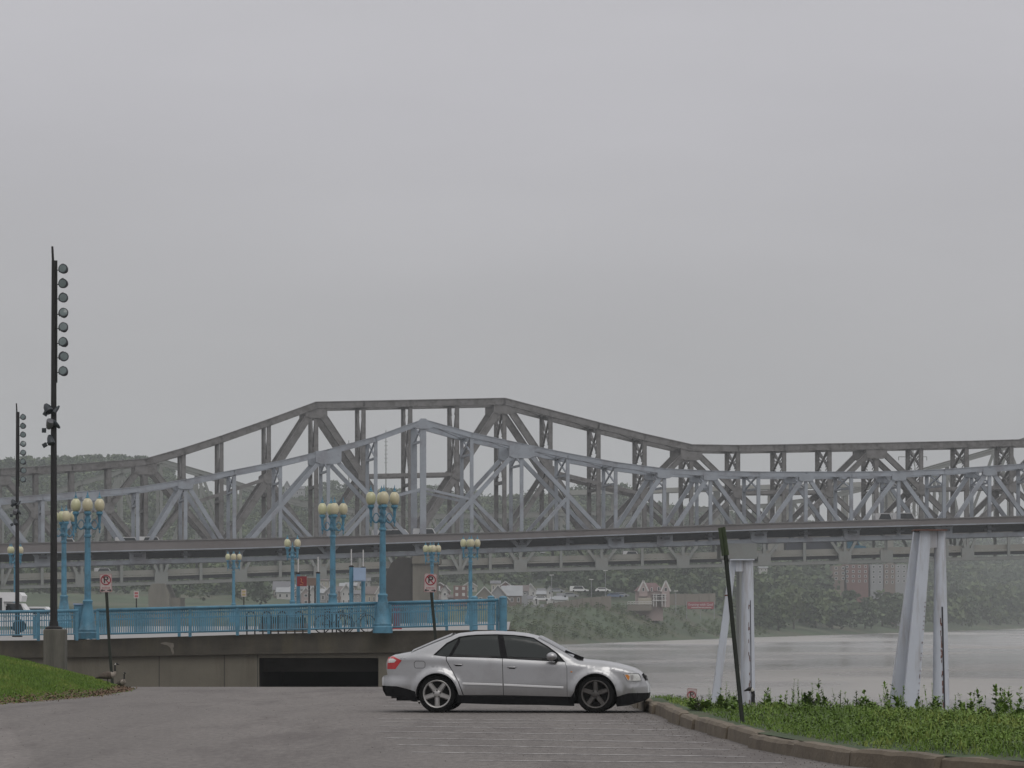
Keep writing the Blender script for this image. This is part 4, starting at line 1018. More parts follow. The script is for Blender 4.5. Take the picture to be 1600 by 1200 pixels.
for x0, x1, y0, y1 in ((727, 789.6, 1068.6, 1070.5), (792, 884.6, 1070.6, 1074.6)):
    for i in range(12):
        t0, t1 = i / 12, (i + 1) / 12; A, B_ = (x0 + (x1 - x0) * t0, y0 + (y1 - y0) * t0), (x0 + (x1 - x0) * t1, y0 + (y1 - y0) * t1)
        for s_ in (-1, 1):
            p, q = [Vector((cx(a), s_ * (Yw(cx(a), cz(b)) + .006), cz(b))) for a, b in (A, B_)]
            mb.beam(p + Vector((0, s_ * .002, 0)), q + Vector((0, s_ * .002, 0)), .024, .02); mb.add([p + Vector((0, -s_ * .02, .026)), q + Vector((0, -s_ * .02, .026)), q + Vector((0, s_ * .012, .011)), p + Vector((0, s_ * .012, .011))], [(0, 1, 2, 3)])
cp(mb, 'side_moulding', mat('moulding_silver', (.62, .62, .62), .4, .02, 3, metallic=.3), False)
mb = MB(); fl = [(651, 1036), (653.5, 1033.4), (665.5, 1033.4), (668.3, 1036), (668.3, 1042), (666, 1044.4), (653.5, 1044.4), (651.2, 1042), (651, 1036)]
for a, b in zip(fl[:-1], fl[1:]):
    for s_ in (-1,): mb.beam(*[Vector((cx(u), s_ * (Yw(cx(u), cz(v)) + .0005), cz(v))) for u, v in (a, b)], .0075, .003)
cp(mb, 'fuel_flap_seam', gap, False)
mb = MB(); mb.sphere((cx(897), -(Yw(cx(897), cz(1050)) + .003), cz(1050)), .012, 8, 5, (1.6, .5, 1)); cp(mb, 'side_repeater', amber)
for s_ in (-1, 1):
    mb = MB(); c_ = Vector((cx(866.5), s_ * .93, cz(1026))); mb.sphere(c_, .1, 14, 9, (.92, .75, .72)); mo = cp(mb, 'mirror', silver, True)
    mb = MB(); mb.beam(c_ + Vector((.05, 0, -.055)), (cx(874), s_ * .80, cz(1032)), .05, .04); cp(mb, 'mirror_arm', plast, False, mo)
# wheels
def wheel(c, s_, dark_, phase):
    w = MB(); y0 = s_ * .735; w.nocap().lathe([(.215, -.095), (.225, -.11), (.28, -.112), (.305, -.098), (.315, -.07), (.317, 0), (.315, .07), (.305, .098), (.28, .112), (.225, .11), (.215, .095)], (c, y0, .317), 40, 'Y')
    ty = cp(w, 'tyre', rubber); A = alloy_d if dark_ else alloy
    o = s_ * 1
    r = MB().nocap()
    for prof in ([(.228, .10), (.236, .115), (.230, .118), (.214, .112), (.208, .09), (.205, .0), (.205, -.05)],):
        r.lathe([(a, b * o) for a, b in prof] if o > 0 else [(a, b * o) for a, b in prof][::-1], (c, y0, .317), 40, 'Y')
    rm = cp(r, 'rim', A, 'auto', ty)
    d = MB(); d.lathe([(1e-4, .02 * o), (.206, .02 * o)], (c, y0, .317), 30, 'Y'); cp(d, 'brake_backing', gap, False, ty)
    sp = MB()
    for k in range(5):
        a = phase + k * 2 * math.pi / 5; u = Vector((math.cos(a), 0, math.sin(a))); v = Vector((-math.sin(a), 0, math.cos(a))); C = Vector((c, y0, .317)); n_ = Vector((0, o, 0))
        vs = []
        for rr, ww, dep in ((.035, .050, .100), (.11, .044, .104), (.19, .043, .108), (.214, .052, .106)):
            vs += [C + u * rr + v * ww * 1.0 + n_ * (dep - .03), C + u * rr + v * ww * .55 + n_ * dep, C + u * rr - v * ww * .55 + n_ * dep, C + u * rr - v * ww + n_ * (dep - .03)]
        fs = []
        for i in range(3):
            for j in range(3): fs.append((i * 4 + j, i * 4 + j + 1, i * 4 + 4 + j + 1, i * 4 + 4 + j))
        sp.add(vs, fs)
    sp.lathe([(.062, .07 * o), (.066, .098 * o), (.055, .106 * o), (1e-4, .108 * o)], (c, y0, .317), 20, 'Y'); fix_normals(cp(sp, 'spokes', A, 'auto', rm))
    b = MB()
    for k in range(5):
        a = phase + math.pi / 5 + k * 2 * math.pi / 5; b.lathe([(.013, .104 * o), (.013, .110 * o), (1e-4, .1105 * o)], (c + .057 * math.cos(a), y0, .317 + .057 * math.sin(a)), 8, 'Y')
    cp(b, 'wheel_bolts', gap, False, rm)
for c, dk, ph in ((WR, False, -math.pi / 2), (WF, True, math.pi / 2)):
    for s_ in (-1, 1): wheel(c, s_, dk, ph)
mb = MB(); mb.tube([(cx(612), .3, .25), (cx(603), .3, .245)], .03, 10); cp(mb, 'exhaust', alloy_d)
for o in car.children_recursive:
    if o.name.split('.')[0] in ('body_side', 'door', 'side_glass'): pass

# ---------------------------------------------------------------- kerb, stall lines, debris, joint
def bpt(i): return Vector((kerb_path[i][0], kerb_path[i][1], 0))
mb = MB(); rk = random.Random(4)
segs = []
for a, b in zip(kerb_path[1:-1], kerb_path[2:]):
    A, B_ = Vector((*a, 0)), Vector((*b, 0)); L = (B_ - A).length; n_ = max(1, round(L / 2.1))
    for i in range(n_): segs.append((A.lerp(B_, i / n_), A.lerp(B_, (i + 1) / n_)))
for a, b in segs:
    d_ = (b - a).normalized(); nn = Vector((-d_.y, d_.x, 0)); nn = nn if nn.x > 0 else -nn
    off = rk.uniform(-.06, .07); hh = .19 + rk.uniform(-.02, .02); a2, b2 = a + d_ * .012 + nn * (off + rk.uniform(-.02, .02)), b - d_ * .012 + nn * (off + rk.uniform(-.02, .02))
    za, zb_ = float(lot_z(0, a.y)), float(lot_z(0, b.y)); n_ = 8; vs = []
    for i in range(n_ + 1):
        q = a2.lerp(b2, i / n_); z = za + (zb_ - za) * i / n_; j1, j2 = rk.uniform(-.008, .008), rk.uniform(-.008, .006); e = .02 if i in (0, n_) else 0
        for (u, h) in ((0, -.1), (0 + j1 + e, hh - .045 + j2), (.03 + j1 + e, hh - .005 + j2 - e), (.17, hh + j2 - e), (.20, hh - .04), (.20, -.1)): vs.append((q.x + nn.x * u, q.y + nn.y * u, z + h))
    fs = [(i * 6 + j, (i + 1) * 6 + j, (i + 1) * 6 + j + 1, i * 6 + j + 1) for i in range(n_) for j in range(5)] + [tuple(range(6)), tuple(n_ * 6 + j for j in range(5, -1, -1))]
    mb.add(vs, fs)
o = mb.build('kerb', M['kerb'], kind='structure', label='weathered stone kerb blocks curving along the car park edge'); fix_normals(o)

paint = bpy.data.materials.new('worn_white_line_paint'); paint.use_nodes = True
n, l = paint.node_tree.nodes, paint.node_tree.links; b = n['Principled BSDF']; b.inputs['Roughness'].default_value = .8
g = n.new('ShaderNodeNewGeometry'); t_ = n.new('ShaderNodeTexNoise'); t_.inputs['Scale'].default_value = 5.0; t_.inputs['Detail'].default_value = 6; t_.inputs['Roughness'].default_value = .75; l.new(g.outputs['Position'], t_.inputs['Vector'])
r_ = n.new('ShaderNodeMapRange'); r_.inputs['From Min'].default_value = .36; r_.inputs['From Max'].default_value = .62; l.new(t_.outputs[0], r_.inputs['Value'])
mm = n.new('ShaderNodeMix'); mm.data_type = 'RGBA'; mm.inputs[6].default_value = (.125, .11, .105, 1); mm.inputs[7].default_value = (.52, .50, .49, 1); l.new(r_.outputs[0], mm.inputs[0]); l.new(mm.outputs[2], b.inputs['Base Color'])
def gpt(px, py, z=0.0):
    d = (EYE - z) * F / (py - 960); return Vector(((px - 800) * d / F, d, z))
mb = MB()
lines = [(604, 1086.5, 640, 1087.2), (598, 1093, 660, 1094), (600, 1101, 665, 1102.5), (590, 1123.5, 1030, 1127.5), (600, 1128.5, 1045, 1132), (594, 1134.8, 1062, 1141), (592, 1143.2, 1080, 1150), (603, 1153.3, 1108, 1160.5),
         (622, 1164, 1140, 1171.5), (643, 1175.5, 1165, 1182.5), (735, 1188.4, 1225, 1192.5)]
for x0, y0, x1, y1 in lines:
    a, b_ = gpt(x0, y0), gpt(x1, y1); zz = float(lot_z(0, a.y)) ; N = 24
    d_ = (b_ - a).normalized(); nn = Vector((-d_.y, d_.x, 0)) * .065
    vs = []
    for i in range(N + 1):
        q = a.lerp(b_, i / N); q.x = min(q.x, float(kx(q.y)) + .02); z = float(lot_z(0, q.y)) + .004
        vs += [(q.x - nn.x, q.y - nn.y, z), (q.x + nn.x, q.y + nn.y, z)]
    mb.add(vs, [(2 * i, 2 * i + 2, 2 * i + 3, 2 * i + 1) for i in range(N)])
for x0, y0, x1, y1 in ((560, 1074.5, 600, 1075), (556, 1077.5, 600, 1078.4), (562, 1081, 604, 1082)):
    a, b_ = [Vector((p.x, p.y, 0)) for p in (gpt(x0, y0, -.2), gpt(x1, y1, -.2))]; zz = lambda y: float(lot_z(0, y)) + .004
    mb.add([(a.x, a.y - .08, zz(a.y - .08)), (b_.x, b_.y - .08, zz(b_.y - .08)), (b_.x, b_.y + .08, zz(b_.y + .08)), (a.x, a.y + .08, zz(a.y + .08))], [(0, 1, 2, 3)])
mb.build('parking_lines', paint, kind='structure', label='faded white parking bay lines')
rj = random.Random(2)
leafm = mat('dead_leaf', (0.03, 0.02, 0.015), .9, .4, 9)
deb = [(535, 1093.5, .16), (265, 1170, .13), (635, 1146, .2), (538, 1156, .15), (733, 1172, .07), (470, 1073.8, .15), (1063, 1160.5, .07), (345, 1075, .12)] 
for i, (px, py, s_) in enumerate(deb):
    g0 = gpt(px, py, -.2 if py < 1100 else 0); g0.z = float(lot_z(0, g0.y))
    mb = MB(); 
    for k in range(3):
        R = Matrix.Rotation(random.uniform(0, 3), 3, 'Z') @ Matrix.Rotation(random.uniform(-.5, .5), 3, 'X'); vs = [R @ Vector(v) * s_ for v in ((-.5, 0, 0), (-.15, .22, .10), (.3, .16, .14), (.55, 0, .03), (.2, -.2, .12), (-.25, -.17, .06))]
        mb.add([v + Vector((0, 0, .05 * s_ * 4)) for v in vs], [(0, 1, 2), (0, 2, 3), (0, 3, 4), (0, 4, 5)])
    where = ['between the goose end of the wall and the car rear', 'on the open asphalt at lower left', 'on the bay lines below the rear wheel', 'on the asphalt left of the bay lines', 'near the front-most bay lines', 'at the far crest before the dark opening', 'beside the kerb end of a bay line', 'at the far crest below the wall'][i]
    mb.build('dead_leaf', leafm, label='dark dead leaf ' + where, cat='leaf', group='dead leaves scattered on the asphalt', org=tuple(g0))
mb = MB(); rs = random.Random(9)
for i in range(2600):
    y = rs.uniform(37, 60) if i < 900 else rs.uniform(60, 95); x = float(kx(y)) - .02 - abs(rs.gauss(0, .5)) if rs.random() < .6 else rs.uniform(-8, float(kx(y)))
    s_ = rs.uniform(.003, .010); z = float(lot_z(0, y)); mb.add([(x - s_, y, z), (x + s_, y - s_, z), (x + s_ * .5, y + s_ * 1.4, z), (x, y, z + s_ * 1.1)], [(0, 1, 3), (1, 2, 3), (2, 0, 3)])
mb.build('gravel', mat('gravel_bits', (0.085, 0.072, 0.062), .95, .5, 30), kind='stuff', label='fine gravel and grit on the asphalt by the kerb')

# ---------------------------------------------------------------- geese
gb = mat('goose_brown', (0.075, 0.058, 0.045), .9, .4, 25); gp = mat('goose_pale_breast', (0.23, 0.20, 0.17), .9, .2, 25); gk = mat('goose_black', (0.012, 0.011, 0.010), .8, .2, 20); gw = mat('goose_white_cheek', (0.45, 0.43, 0.40), .9, .1, 20)
def goose(loc, scale, rz, label, neck_bend=0.0, legs=True, head_turn=0.0):
    t = thing('goose', loc, label, 'goose', None, rz)
    path = [(-.43, .235, .012, gk), (-.36, .26, .04, gk), (-.26, .30, .085, gb), (-.12, .33, .125, gb), (.02, .34, .14, gb), (.13, .345, .125, gp), (.20, .37, .095, gp), (.235, .42, .06, gp), (.25, .48, .038, gk), (.25 + neck_bend * .3, .56, .030, gk),
            (.245 + neck_bend * .7, .64, .027, gk), (.255 + neck_bend, .70, .030, gk), (.285 + neck_bend, .735, .040, gw), (.325 + neck_bend, .735, .036, gk), (.355 + neck_bend, .722, .022, gk), (.395 + neck_bend, .706, .012, gk), (.41 + neck_bend, .70, .004, gk)]
    mb = MB(); n_ = 10; mats = [gb, gp, gk, gw]; pts = [Vector((p[0], 0, p[1])) for p in path]
    mb.tube([p * scale for p in pts], [p[2] * scale for p in path], n_)
    mi = []
    for i in range(len(path) - 1): mi += [mats.index(path[i + (1 if i > 9 else 0)][3])] * n_
    mi += [2, 2]; mb.mi = mi
    mb.build('body', mats, t, True)
    mb = MB()
    for s_ in (-1, 1):
        vs = []; prof = [(-.40, .275, .02), (-.25, .33, .05), (-.08, .36, .075), (.08, .36, .06), (.16, .34, .02)]
        for x, z, h in prof: vs += [Vector((x, s_ * (.06 + .07 * math.sin(math.pi * (x + .45) / .7)), z - h * 1.1)) * scale, Vector((x, s_ * (.075 + .068 * math.sin(math.pi * (x + .45) / .7)), z)) * scale, Vector((x, s_ * .03, z + h * .8)) * scale]
        mb.add(vs, [(3 * i + j, 3 * i + 3 + j, 3 * i + 4 + j, 3 * i + 1 + j) for i in range(4) for j in range(2)])
    mb.build('wings', gb, t, True)
    if legs:
        for s_ in (-1, 1):
            mb = MB(); mb.tube([Vector((-.01, s_ * .05, .23)) * scale, Vector((.0, s_ * .05, .11)) * scale, Vector((-.005, s_ * .05, .01)) * scale], [.018 * scale, .010 * scale, .009 * scale], 6)
            mb.add([Vector(v) * scale for v in ((-.03, s_ * .05, .012), (.07, s_ * .05 - .035, .004), (.08, s_ * .05, .006), (.07, s_ * .05 + .035, .004))], [(0, 1, 2), (0, 2, 3)]); mb.build('leg', gk, t)
    return t
gy = 94.0; x_ = P(168.5, 0, gy).x
goose((x_, gy, float(mound_z(np.array(x_), np.array(gy))) - .01), .72, 0.0, 'goose standing side-on facing right with its neck up before the leaning sign post')
x_ = P(190.5, 0, gy - .4).x
goose((x_, gy - .4, float(lot_z(0, gy)) - .02), .60, math.radians(-62), 'goose turned towards the car park, right of its companion', head_turn=.5)
x_ = P(1200, 0, 57.5).x
goose((x_, 57.5, EYE + (960 - 1079) * 57.5 / F - .71 * .9), .9, math.radians(180), 'goose with only its black neck and head showing above the weeds at the white pile')
# ---------------------------------------------------------------- grass and weeds
def leafmat(name, cols, rough=.7, patch=True):
    m = bpy.data.materials.new(name); m.use_nodes = True; n, l = m.node_tree.nodes, m.node_tree.links; b = n['Principled BSDF']; b.inputs['Roughness'].default_value = rough
    g = n.new('ShaderNodeNewGeometry'); oi = n.new('ShaderNodeObjectInfo'); cr = n.new('ShaderNodeValToRGB'); cr.color_ramp.interpolation = 'LINEAR'
    el = cr.color_ramp.elements; el[0].color = (*cols[0], 1); el[-1].color = (*cols[-1], 1)
    for i, c in enumerate(cols[1:-1]): e_ = el.new((i + 1) / (len(cols) - 1)); e_.color = (*c, 1)
    ad = n.new('ShaderNodeMath'); ad.operation = 'ADD'; mu = n.new('ShaderNodeMath'); mu.operation = 'MULTIPLY_ADD'; mu.inputs[1].default_value = .6; mu.inputs[2].default_value = -.1
    l.new(g.outputs['Random Per Island'], mu.inputs[0]); l.new(mu.outputs[0], ad.inputs[0])
    mu2 = n.new('ShaderNodeMath'); mu2.operation = 'MULTIPLY'; mu2.inputs[1].default_value = .5; l.new(oi.outputs['Random'], mu2.inputs[0]); l.new(mu2.outputs[0], ad.inputs[1])
    ns = n.new('ShaderNodeTexNoise'); ns.inputs['Scale'].default_value = .9; ns.inputs['Detail'].default_value = 3; mpp = n.new('ShaderNodeMapping'); mpp.inputs['Scale'].default_value = (1, .35, 1) if patch else (.05, .05, .05); l.new(g.outputs['Position'], mpp.inputs[0]); l.new(mpp.outputs[0], ns.inputs['Vector'])
    m5 = n.new('ShaderNodeMath'); m5.operation = 'MULTIPLY_ADD'; m5.inputs[1].default_value = 1.8; m5.inputs[2].default_value = -.9; l.new(ns.outputs[0], m5.inputs[0])
    m6 = n.new('ShaderNodeMath'); m6.operation = 'ADD'; l.new(ad.outputs[0], m6.inputs[0]); l.new(m5.outputs[0], m6.inputs[1]); ad = m6
    l.new(ad.outputs[0], cr.inputs[0]); l.new(cr.outputs[0], b.inputs['Base Color']); return m
grassb = leafmat('grass_blades', [(.055, .10, .010), (.10, .18, .014), (.10, .165, .016), (.19, .23, .04)])
weedm = leafmat('weed_leaves', [(.05, .09, .010), (.095, .155, .014), (.10, .175, .02), (.20, .25, .06)])
stalkm = leafmat('weed_stalks', [(.05, .05, .035), (.09, .10, .06), (.07, .06, .05)])
def blades(name, X, Yv, Z, h, w, m, label, kind='stuff', lean=.35):
    n_ = len(X); a = rng.uniform(0, 2 * np.pi, n_); u = np.stack([np.cos(a), np.sin(a), np.zeros(n_)], -1)
    la = rng.uniform(0, 2 * np.pi, n_); ln = rng.uniform(0, lean, n_) * h; L = np.stack([np.cos(la) * ln, np.sin(la) * ln, h], -1)
    base = np.stack([X, Yv, Z - .01], -1); W = u * w[:, None]
    v = np.stack([base - W * .6, base + W * .6, base + L * .55 + W, base + L * .55 - W, base + L], 1).reshape(-1, 3)
    i = np.arange(n_)[:, None] * 5; q = (i + np.array([0, 1, 2, 3])); t = i + np.array([3, 2, 4])
    me = bpy.data.meshes.new(name); nv = len(v); me.vertices.add(nv); me.vertices.foreach_set('co', v.ravel())
    loops = np.concatenate([np.concatenate([q, t], 1).ravel()]); me.loops.add(len(loops)); me.loops.foreach_set('vertex_index', loops.astype(np.int32))
    st = (np.arange(n_)[:, None] * 7 + np.array([0, 4])).ravel(); me.polygons.add(2 * n_); me.polygons.foreach_set('loop_start', st.astype(np.int32)); me.update(calc_edges=True)
    me.materials.append(m); o = bpy.data.objects.new(name, me); COL.objects.link(o); return tag(o, label, None, None, kind)
def quads_obj(name, V, m, parent=None, **kw):
    n_ = len(V) // 4; me = bpy.data.meshes.new(name); me.vertices.add(len(V)); me.vertices.foreach_set('co', V.ravel()); me.loops.add(len(V)); me.loops.foreach_set('vertex_index', np.arange(len(V), dtype=np.int32))
    me.polygons.add(n_); me.polygons.foreach_set('loop_start', np.arange(0, len(V), 4, dtype=np.int32)); me.update(calc_edges=True); me.materials.append(m)
    o = bpy.data.objects.new(name, me); COL.objects.link(o)
    if parent is not None: o.parent = parent
    return tag(o, **kw)
def leaves(name, X, Yv, Z, s, m, label):
    n_ = len(X); a = rng.uniform(0, 2 * np.pi, n_); t = rng.uniform(-.1, 1.0, n_); u = np.stack([np.cos(a) * np.cos(t), np.sin(a) * np.cos(t), np.sin(t)], -1) * s[:, None]
    v = np.stack([-np.sin(a), np.cos(a), rng.uniform(-.4, .4, n_)], -1) * (s * rng.uniform(.25, .5, n_))[:, None]; b_ = np.stack([X, Yv, Z], -1)
    V = np.stack([b_, b_ + u * .55 + v, b_ + u, b_ + u * .55 - v], 1).reshape(-1, 3); return quads_obj(name, V, m, kind='stuff', label=label)
# lawn on the mound
N = 90000; Yg = rng.uniform(66, 106, N); U = rng.uniform(0, 1, N) ** 1.3 * 9; X = gx(Yg) - U + .12 * np.sin(Yg * 3.3) + rng.normal(0, .05, N)
keep = (X > (-40 - 800) * Yg / F) & ~((np.abs(X - c0.x) < .3) & (np.abs(Yg - 105) < .35)) & (Yg < 105.5); X, Yg = X[keep], Yg[keep]; edge = np.clip((gx(Yg) - X) / 1.0, 0.25, 1)
blades('lawn_grass', X, Yg, mound_z(X, Yg), rng.uniform(.05, .12, len(X)) * edge, rng.uniform(.012, .028, len(X)), grassb, 'short green lawn grass on the left mound')
# brown litter where the lawn meets the asphalt
N = 5000; Yl = rng.uniform(66, 97, N); Xl = gx(Yl) + rng.normal(-.12, .22, N) * np.where(Yl < 84, 1.3, .5); Zl = np.where(Xl < gx(Yl), mound_z(Xl, Yl), lot_z(Xl, Yl)) + .008
litter_at = (Xl, Yl, Zl)
# weeds on the river bank
N = 70000; Yg = rng.uniform(33, 76, N); U = rng.uniform(0.02, 1, N) * 9; X = kx(Yg) + .2 + U * np.clip((Yg - 20) / 40, .5, 1)
ln = (X - 2.9) * .83 + (Yg - 57) * .555; keep = (np.minimum(ln, X - kx(Yg) - .45) < 1.8) & ((X - kx(Yg)) < 8) & (X < 830 * Yg / F); X, Yg = X[keep], Yg[keep]
cl = (np.sin(X * 5.1 + Yg * 1.3) + np.sin(X * 2.3 - Yg * 2.9) + np.sin(Yg * 4.7)) / 3; ed = np.clip((X - kx(Yg) - .15) / .6, .6, 1)
patch_ = np.clip(.75 + .6 * cl, .3, 1.3)
blades('bank_grass', X, Yg, bank_z(X, Yg), (rng.uniform(.06, .17, len(X)) * patch_) * ed, rng.uniform(.004, .010, len(X)), grassb, 'grass blades on the bank behind the kerb', lean=.8)
leaves('dead_litter', *litter_at, rng.uniform(.02, .06, 5000), leafmat('litter_brown', [(.09, .05, .025), (.14, .08, .045), (.07, .05, .03)]), 'brown dead grass and leaf litter along the lawn edge')
# taller sprigs scattered through the crest
Ns = 330; ys_ = rng.uniform(42, 62, Ns); xs_ = 2.9 + (57 - ys_) * .555 / .83 + rng.normal(-.35, .4, Ns); k_ = (xs_ > kx(ys_) + .4) & (xs_ < 830 * ys_ / F) & (np.abs(xs_ / ys_ * F - 373) > 17); SPV = []
for x, y in zip(xs_[k_], ys_[k_]):
    z = float(bank_z(np.array(x), np.array(y))); h = rng.uniform(.16, .34) if rng.uniform() < .8 else rng.uniform(.3, .48); la = rng.uniform(0, 6.28); ll = rng.uniform(0, .3) * h; w_ = .004
    top = np.array([x + math.cos(la) * ll, y + math.sin(la) * ll, z + h]); b0 = np.array([x, y, z]); wx = np.array([w_, 0, 0]); SPV.append([b0 - wx, b0 + wx, top + wx * .4, top - wx * .4])
    big = rng.uniform() < .3
    for i in range(int(12 + h * 45)):
        f = rng.uniform(.15, 1); p = b0 + (top - b0) * f; d = rng.normal(size=3); d[2] = abs(d[2]) * .7; d /= np.linalg.norm(d); L = (.035 + .055 * (1 - f)) * (1.7 if big else 1) * rng.uniform(.6, 1.2); w = np.cross(d, [0, 0, 1]); w = w / np.linalg.norm(w) * L * (.30 if big else .17); SPV.append([p, p + d * L * .5 + w, p + d * L, p + d * L * .5 - w])
quads_obj('tall_weeds', np.array(SPV).reshape(-1, 3), grassb, kind='stuff', label='loose taller weeds along the crest of the bank')
rep = 2; X2 = np.repeat(X, rep) + rng.normal(0, .05, len(X) * rep); Y2 = np.repeat(Yg, rep) + rng.normal(0, .06, len(X) * rep); k2 = np.repeat(patch_ * ed, rep)
leaves('bank_weeds', X2, Y2, bank_z(X2, Y2) + rng.uniform(.0, .12, len(X2)) * k2, rng.uniform(.016, .05, len(X2)) * np.clip(k2, .4, 1.2), weedm, 'dense low broad-leafed weeds covering the bank behind the kerb')
# taller individual weed plants on the crest
def weed_plant(x, y, h, kind_, rz):
    t = thing('weed_plant', (x, y, float(bank_z(np.array(x), np.array(y))) - .02), '', 'weed', None, rz); r = random.Random(int(x * 991 + y * 77))
    mb = MB(); mf = MB(); stems = 1 if kind_ == 'spike' else r.randint(2, 4)
    for s_ in range(stems):
        a = r.uniform(0, 6.28); lx, ly = math.cos(a) * h * .22 * (stems > 1), math.sin(a) * h * .22 * (stems > 1); hh = h * r.uniform(.75, 1)
        pts = [Vector((lx * (i / 5) ** 1.5, ly * (i / 5) ** 1.5, hh * i / 5)) for i in range(6)]; mb.tube(pts, [.009, .008, .008, .007, .006, .003], 4)
        nl = int(12 + hh * 40)
        for i in range(nl):
            f = (i + 1) / (nl + 1); p = pts[0].lerp(pts[-1], f); p = Vector((lx * f ** 1.5, ly * f ** 1.5, hh * f)); b_ = r.uniform(0, 6.28)
            L = (.10 * (1 - f) + .045) * (1.3 if kind_ == 'leafy' else .85); d_ = Vector((math.cos(b_), math.sin(b_), r.uniform(.2, 1.0))).normalized() * L; w_ = d_.cross(Vector((0, 0, 1))).normalized() * L * (.34 if kind_ == 'leafy' else .22)
            mf.add([p, p + d_ * .5 + w_, p + d_, p + d_ * .5 - w_], [(0, 1, 2, 3)])
    mb.build('stem', stalkm, t); mf.build('foliage', grassb if kind_ != 'dry' else stalkm, t)
    return t
plants = [(1260, 1079, 'leafy', 'isolated pale spear-shaped weed standing highest at mid bank'), (1313, 1074, 'spike', 'left of two tall seed-head weeds left of the larger white pile'), (1338, 1073, 'spike', 'right of two tall seed-head weeds left of the larger white pile'),
          (1324, 1086, 'spike', 'shorter weed between the two tall seed-head weeds'), (1408, 1086, 'spike', 'thin weed rising before the left leg of the larger white pile'), (1441, 1087, 'spike', 'thin weed between the legs and the pipe of the larger white pile'),
          (1199, 1092, 'dry', 'small branching weed right of the goose head'), (1272, 1090, 'dry', 'bushy dry weed right of the spear-shaped weed'), (1296, 1091, 'dry', 'bushy dry weed left of the tall seed-head pair'),
          (1492, 1096, 'spike', 'thin weed just right of the larger white pile'), (1515, 1095, 'dry', 'faint weed well right of the larger white pile'), (1563, 1094, 'dry', 'feathery weed near the right edge'), (1540, 1106, 'leafy', 'broad-leafed clump nearest the right edge but one'), (1592, 1106, 'leafy', 'broad-leafed clump at the right edge'),
          (1103, 1094, 'leafy', 'round-leafed weed just left of the smaller white pile'), (1128, 1090, 'leafy', 'leafy weed left of the leaning post'), (1092, 1085, 'dry', 'thin twiggy weed right of the tilted no parking sign'), (1066, 1096, 'leafy', 'leafy weed left of the tilted no parking sign'),
          (1031, 1090, 'leafy', 'weed behind the kerb just right of the car nose'), (1020, 1092, 'spike', 'tiny weed closest to the car nose'), (1049, 1098, 'leafy', 'low round weed on the kerb between car and tilted sign'), (1148, 1092, 'leafy', 'leafy weed behind the foot of the leaning post'),
          (1220, 1096, 'leafy', 'leafy weed midway between goose head and spear-shaped weed'), (1362, 1098, 'leafy', 'dark leafy weed left of the leg of the larger white pile'), (1390, 1100, 'dry', 'dry weed at the foot of the rear leg of the larger white pile')]
for px, pyt, k, lb in plants:
    for d in np.arange(50, 64, .25):      # stand on the crest line
        x = (px - 800) * d / F
        if (x - 2.9) * .83 + (d - 57) * .555 > -.15 or px < 1075 and d > 60: break
    if px < 1075: x = max(x, float(kx(d)) + .35)
    z0 = float(bank_z(np.array(x), np.array(d))); h = EYE + (960 - pyt) * d / F - z0 + .02
    w_ = weed_plant(x, d, max(.08, h), k, random.uniform(0, 6)); w_['label'] = lb; w_['group'] = 'tall weeds along the bank crest'

# ---------------------------------------------------------------- trees
fol_a = leafmat('far_foliage_dark', [(.022, .041, .013), (.033, .057, .017), (.052, .076, .023)], patch=False)
fol_b = leafmat('far_foliage_light', [(.046, .070, .020), (.065, .092, .027), (.08, .10, .042)], patch=False)
bark = mat('tree_bark', (.05, .042, .035), .95, .2, 2)
def tree_proto(kind_, seed):
    """unit tree about 12 m tall: arrays of crown quads and trunk mesh"""
    r = np.random.default_rng(seed); mbt = MB(); H = 12.0
    bare = kind_ == 'sparse'
    mbt.tube([(0, 0, -2), (0.1, 0, 2), (.2, .1, 5), (.1, .2, 9)], [.35, .28, .22, .08], 5)
    lobes = []
    nl = 7 if not bare else 9
    for i in range(nl):
        a = r.uniform(0, 6.28); rad = r.uniform(.8, 3.0); z = r.uniform(4.2, 10.2); rad *= (1.15 - abs(z - 6.8) / 6)
        c = Vector((math.cos(a) * rad, math.sin(a) * rad, z)); lobes.append((c, r.uniform(1.3, 2.5) * (.65 if bare else 1))); mbt.tube([(.15, .1, z * .5), tuple(c)], [.12, .04], 4)
    lobes.append((Vector((0, 0, 10)), 1.7)); lobes.append((Vector((0, 0, 6.5)), 2.6))
    Q = []
    for c, R in lobes:
        for _ in range(int(26 if not bare else 11)):
            d = r.normal(size=3); d /= np.linalg.norm(d); p = np.array(c) + d * R * r.uniform(.55, 1.12) * np.array([1, 1, .85]); s = r.uniform(.45, .95) * (1 if not bare else .7)
            u = r.normal(size=3); u /= np.linalg.norm(u); v = np.cross(u, r.normal(size=3)); v /= np.linalg.norm(v)
            Q.append([p - u * s, p + v * s * .7, p + u * s, p - v * s * .7])
    return np.array(Q).reshape(-1, 3), mbt
PROT = [tree_proto('round', 1), tree_proto('round', 2), tree_proto('sparse', 3), tree_proto('round', 4), tree_proto('sparse', 5)]
protos = {}
def tree_thing(x, y, h, p, light, label, group, name='tree'):
    z = float(far_z(np.array(x), np.array(y)))
    if (p, light) not in protos:
        t = thing(name, (x, y, z), label, 'tree', group, random.uniform(0, 6)); quads_obj('crown', PROT[p][0], fol_b if light else fol_a, t); PROT[p][1].build('trunk', bark, t); protos[(p, light)] = t
    else:
        t = copy_tree(protos[(p, light)]); t['label'] = label; t['group'] = group; t.location = (x, y, z - 1.5); t.rotation_euler = (0, 0, random.uniform(0, 6))
    s = h / 12; w = s * random.uniform(.9, 1.25); t.scale = (w, w, s); return t
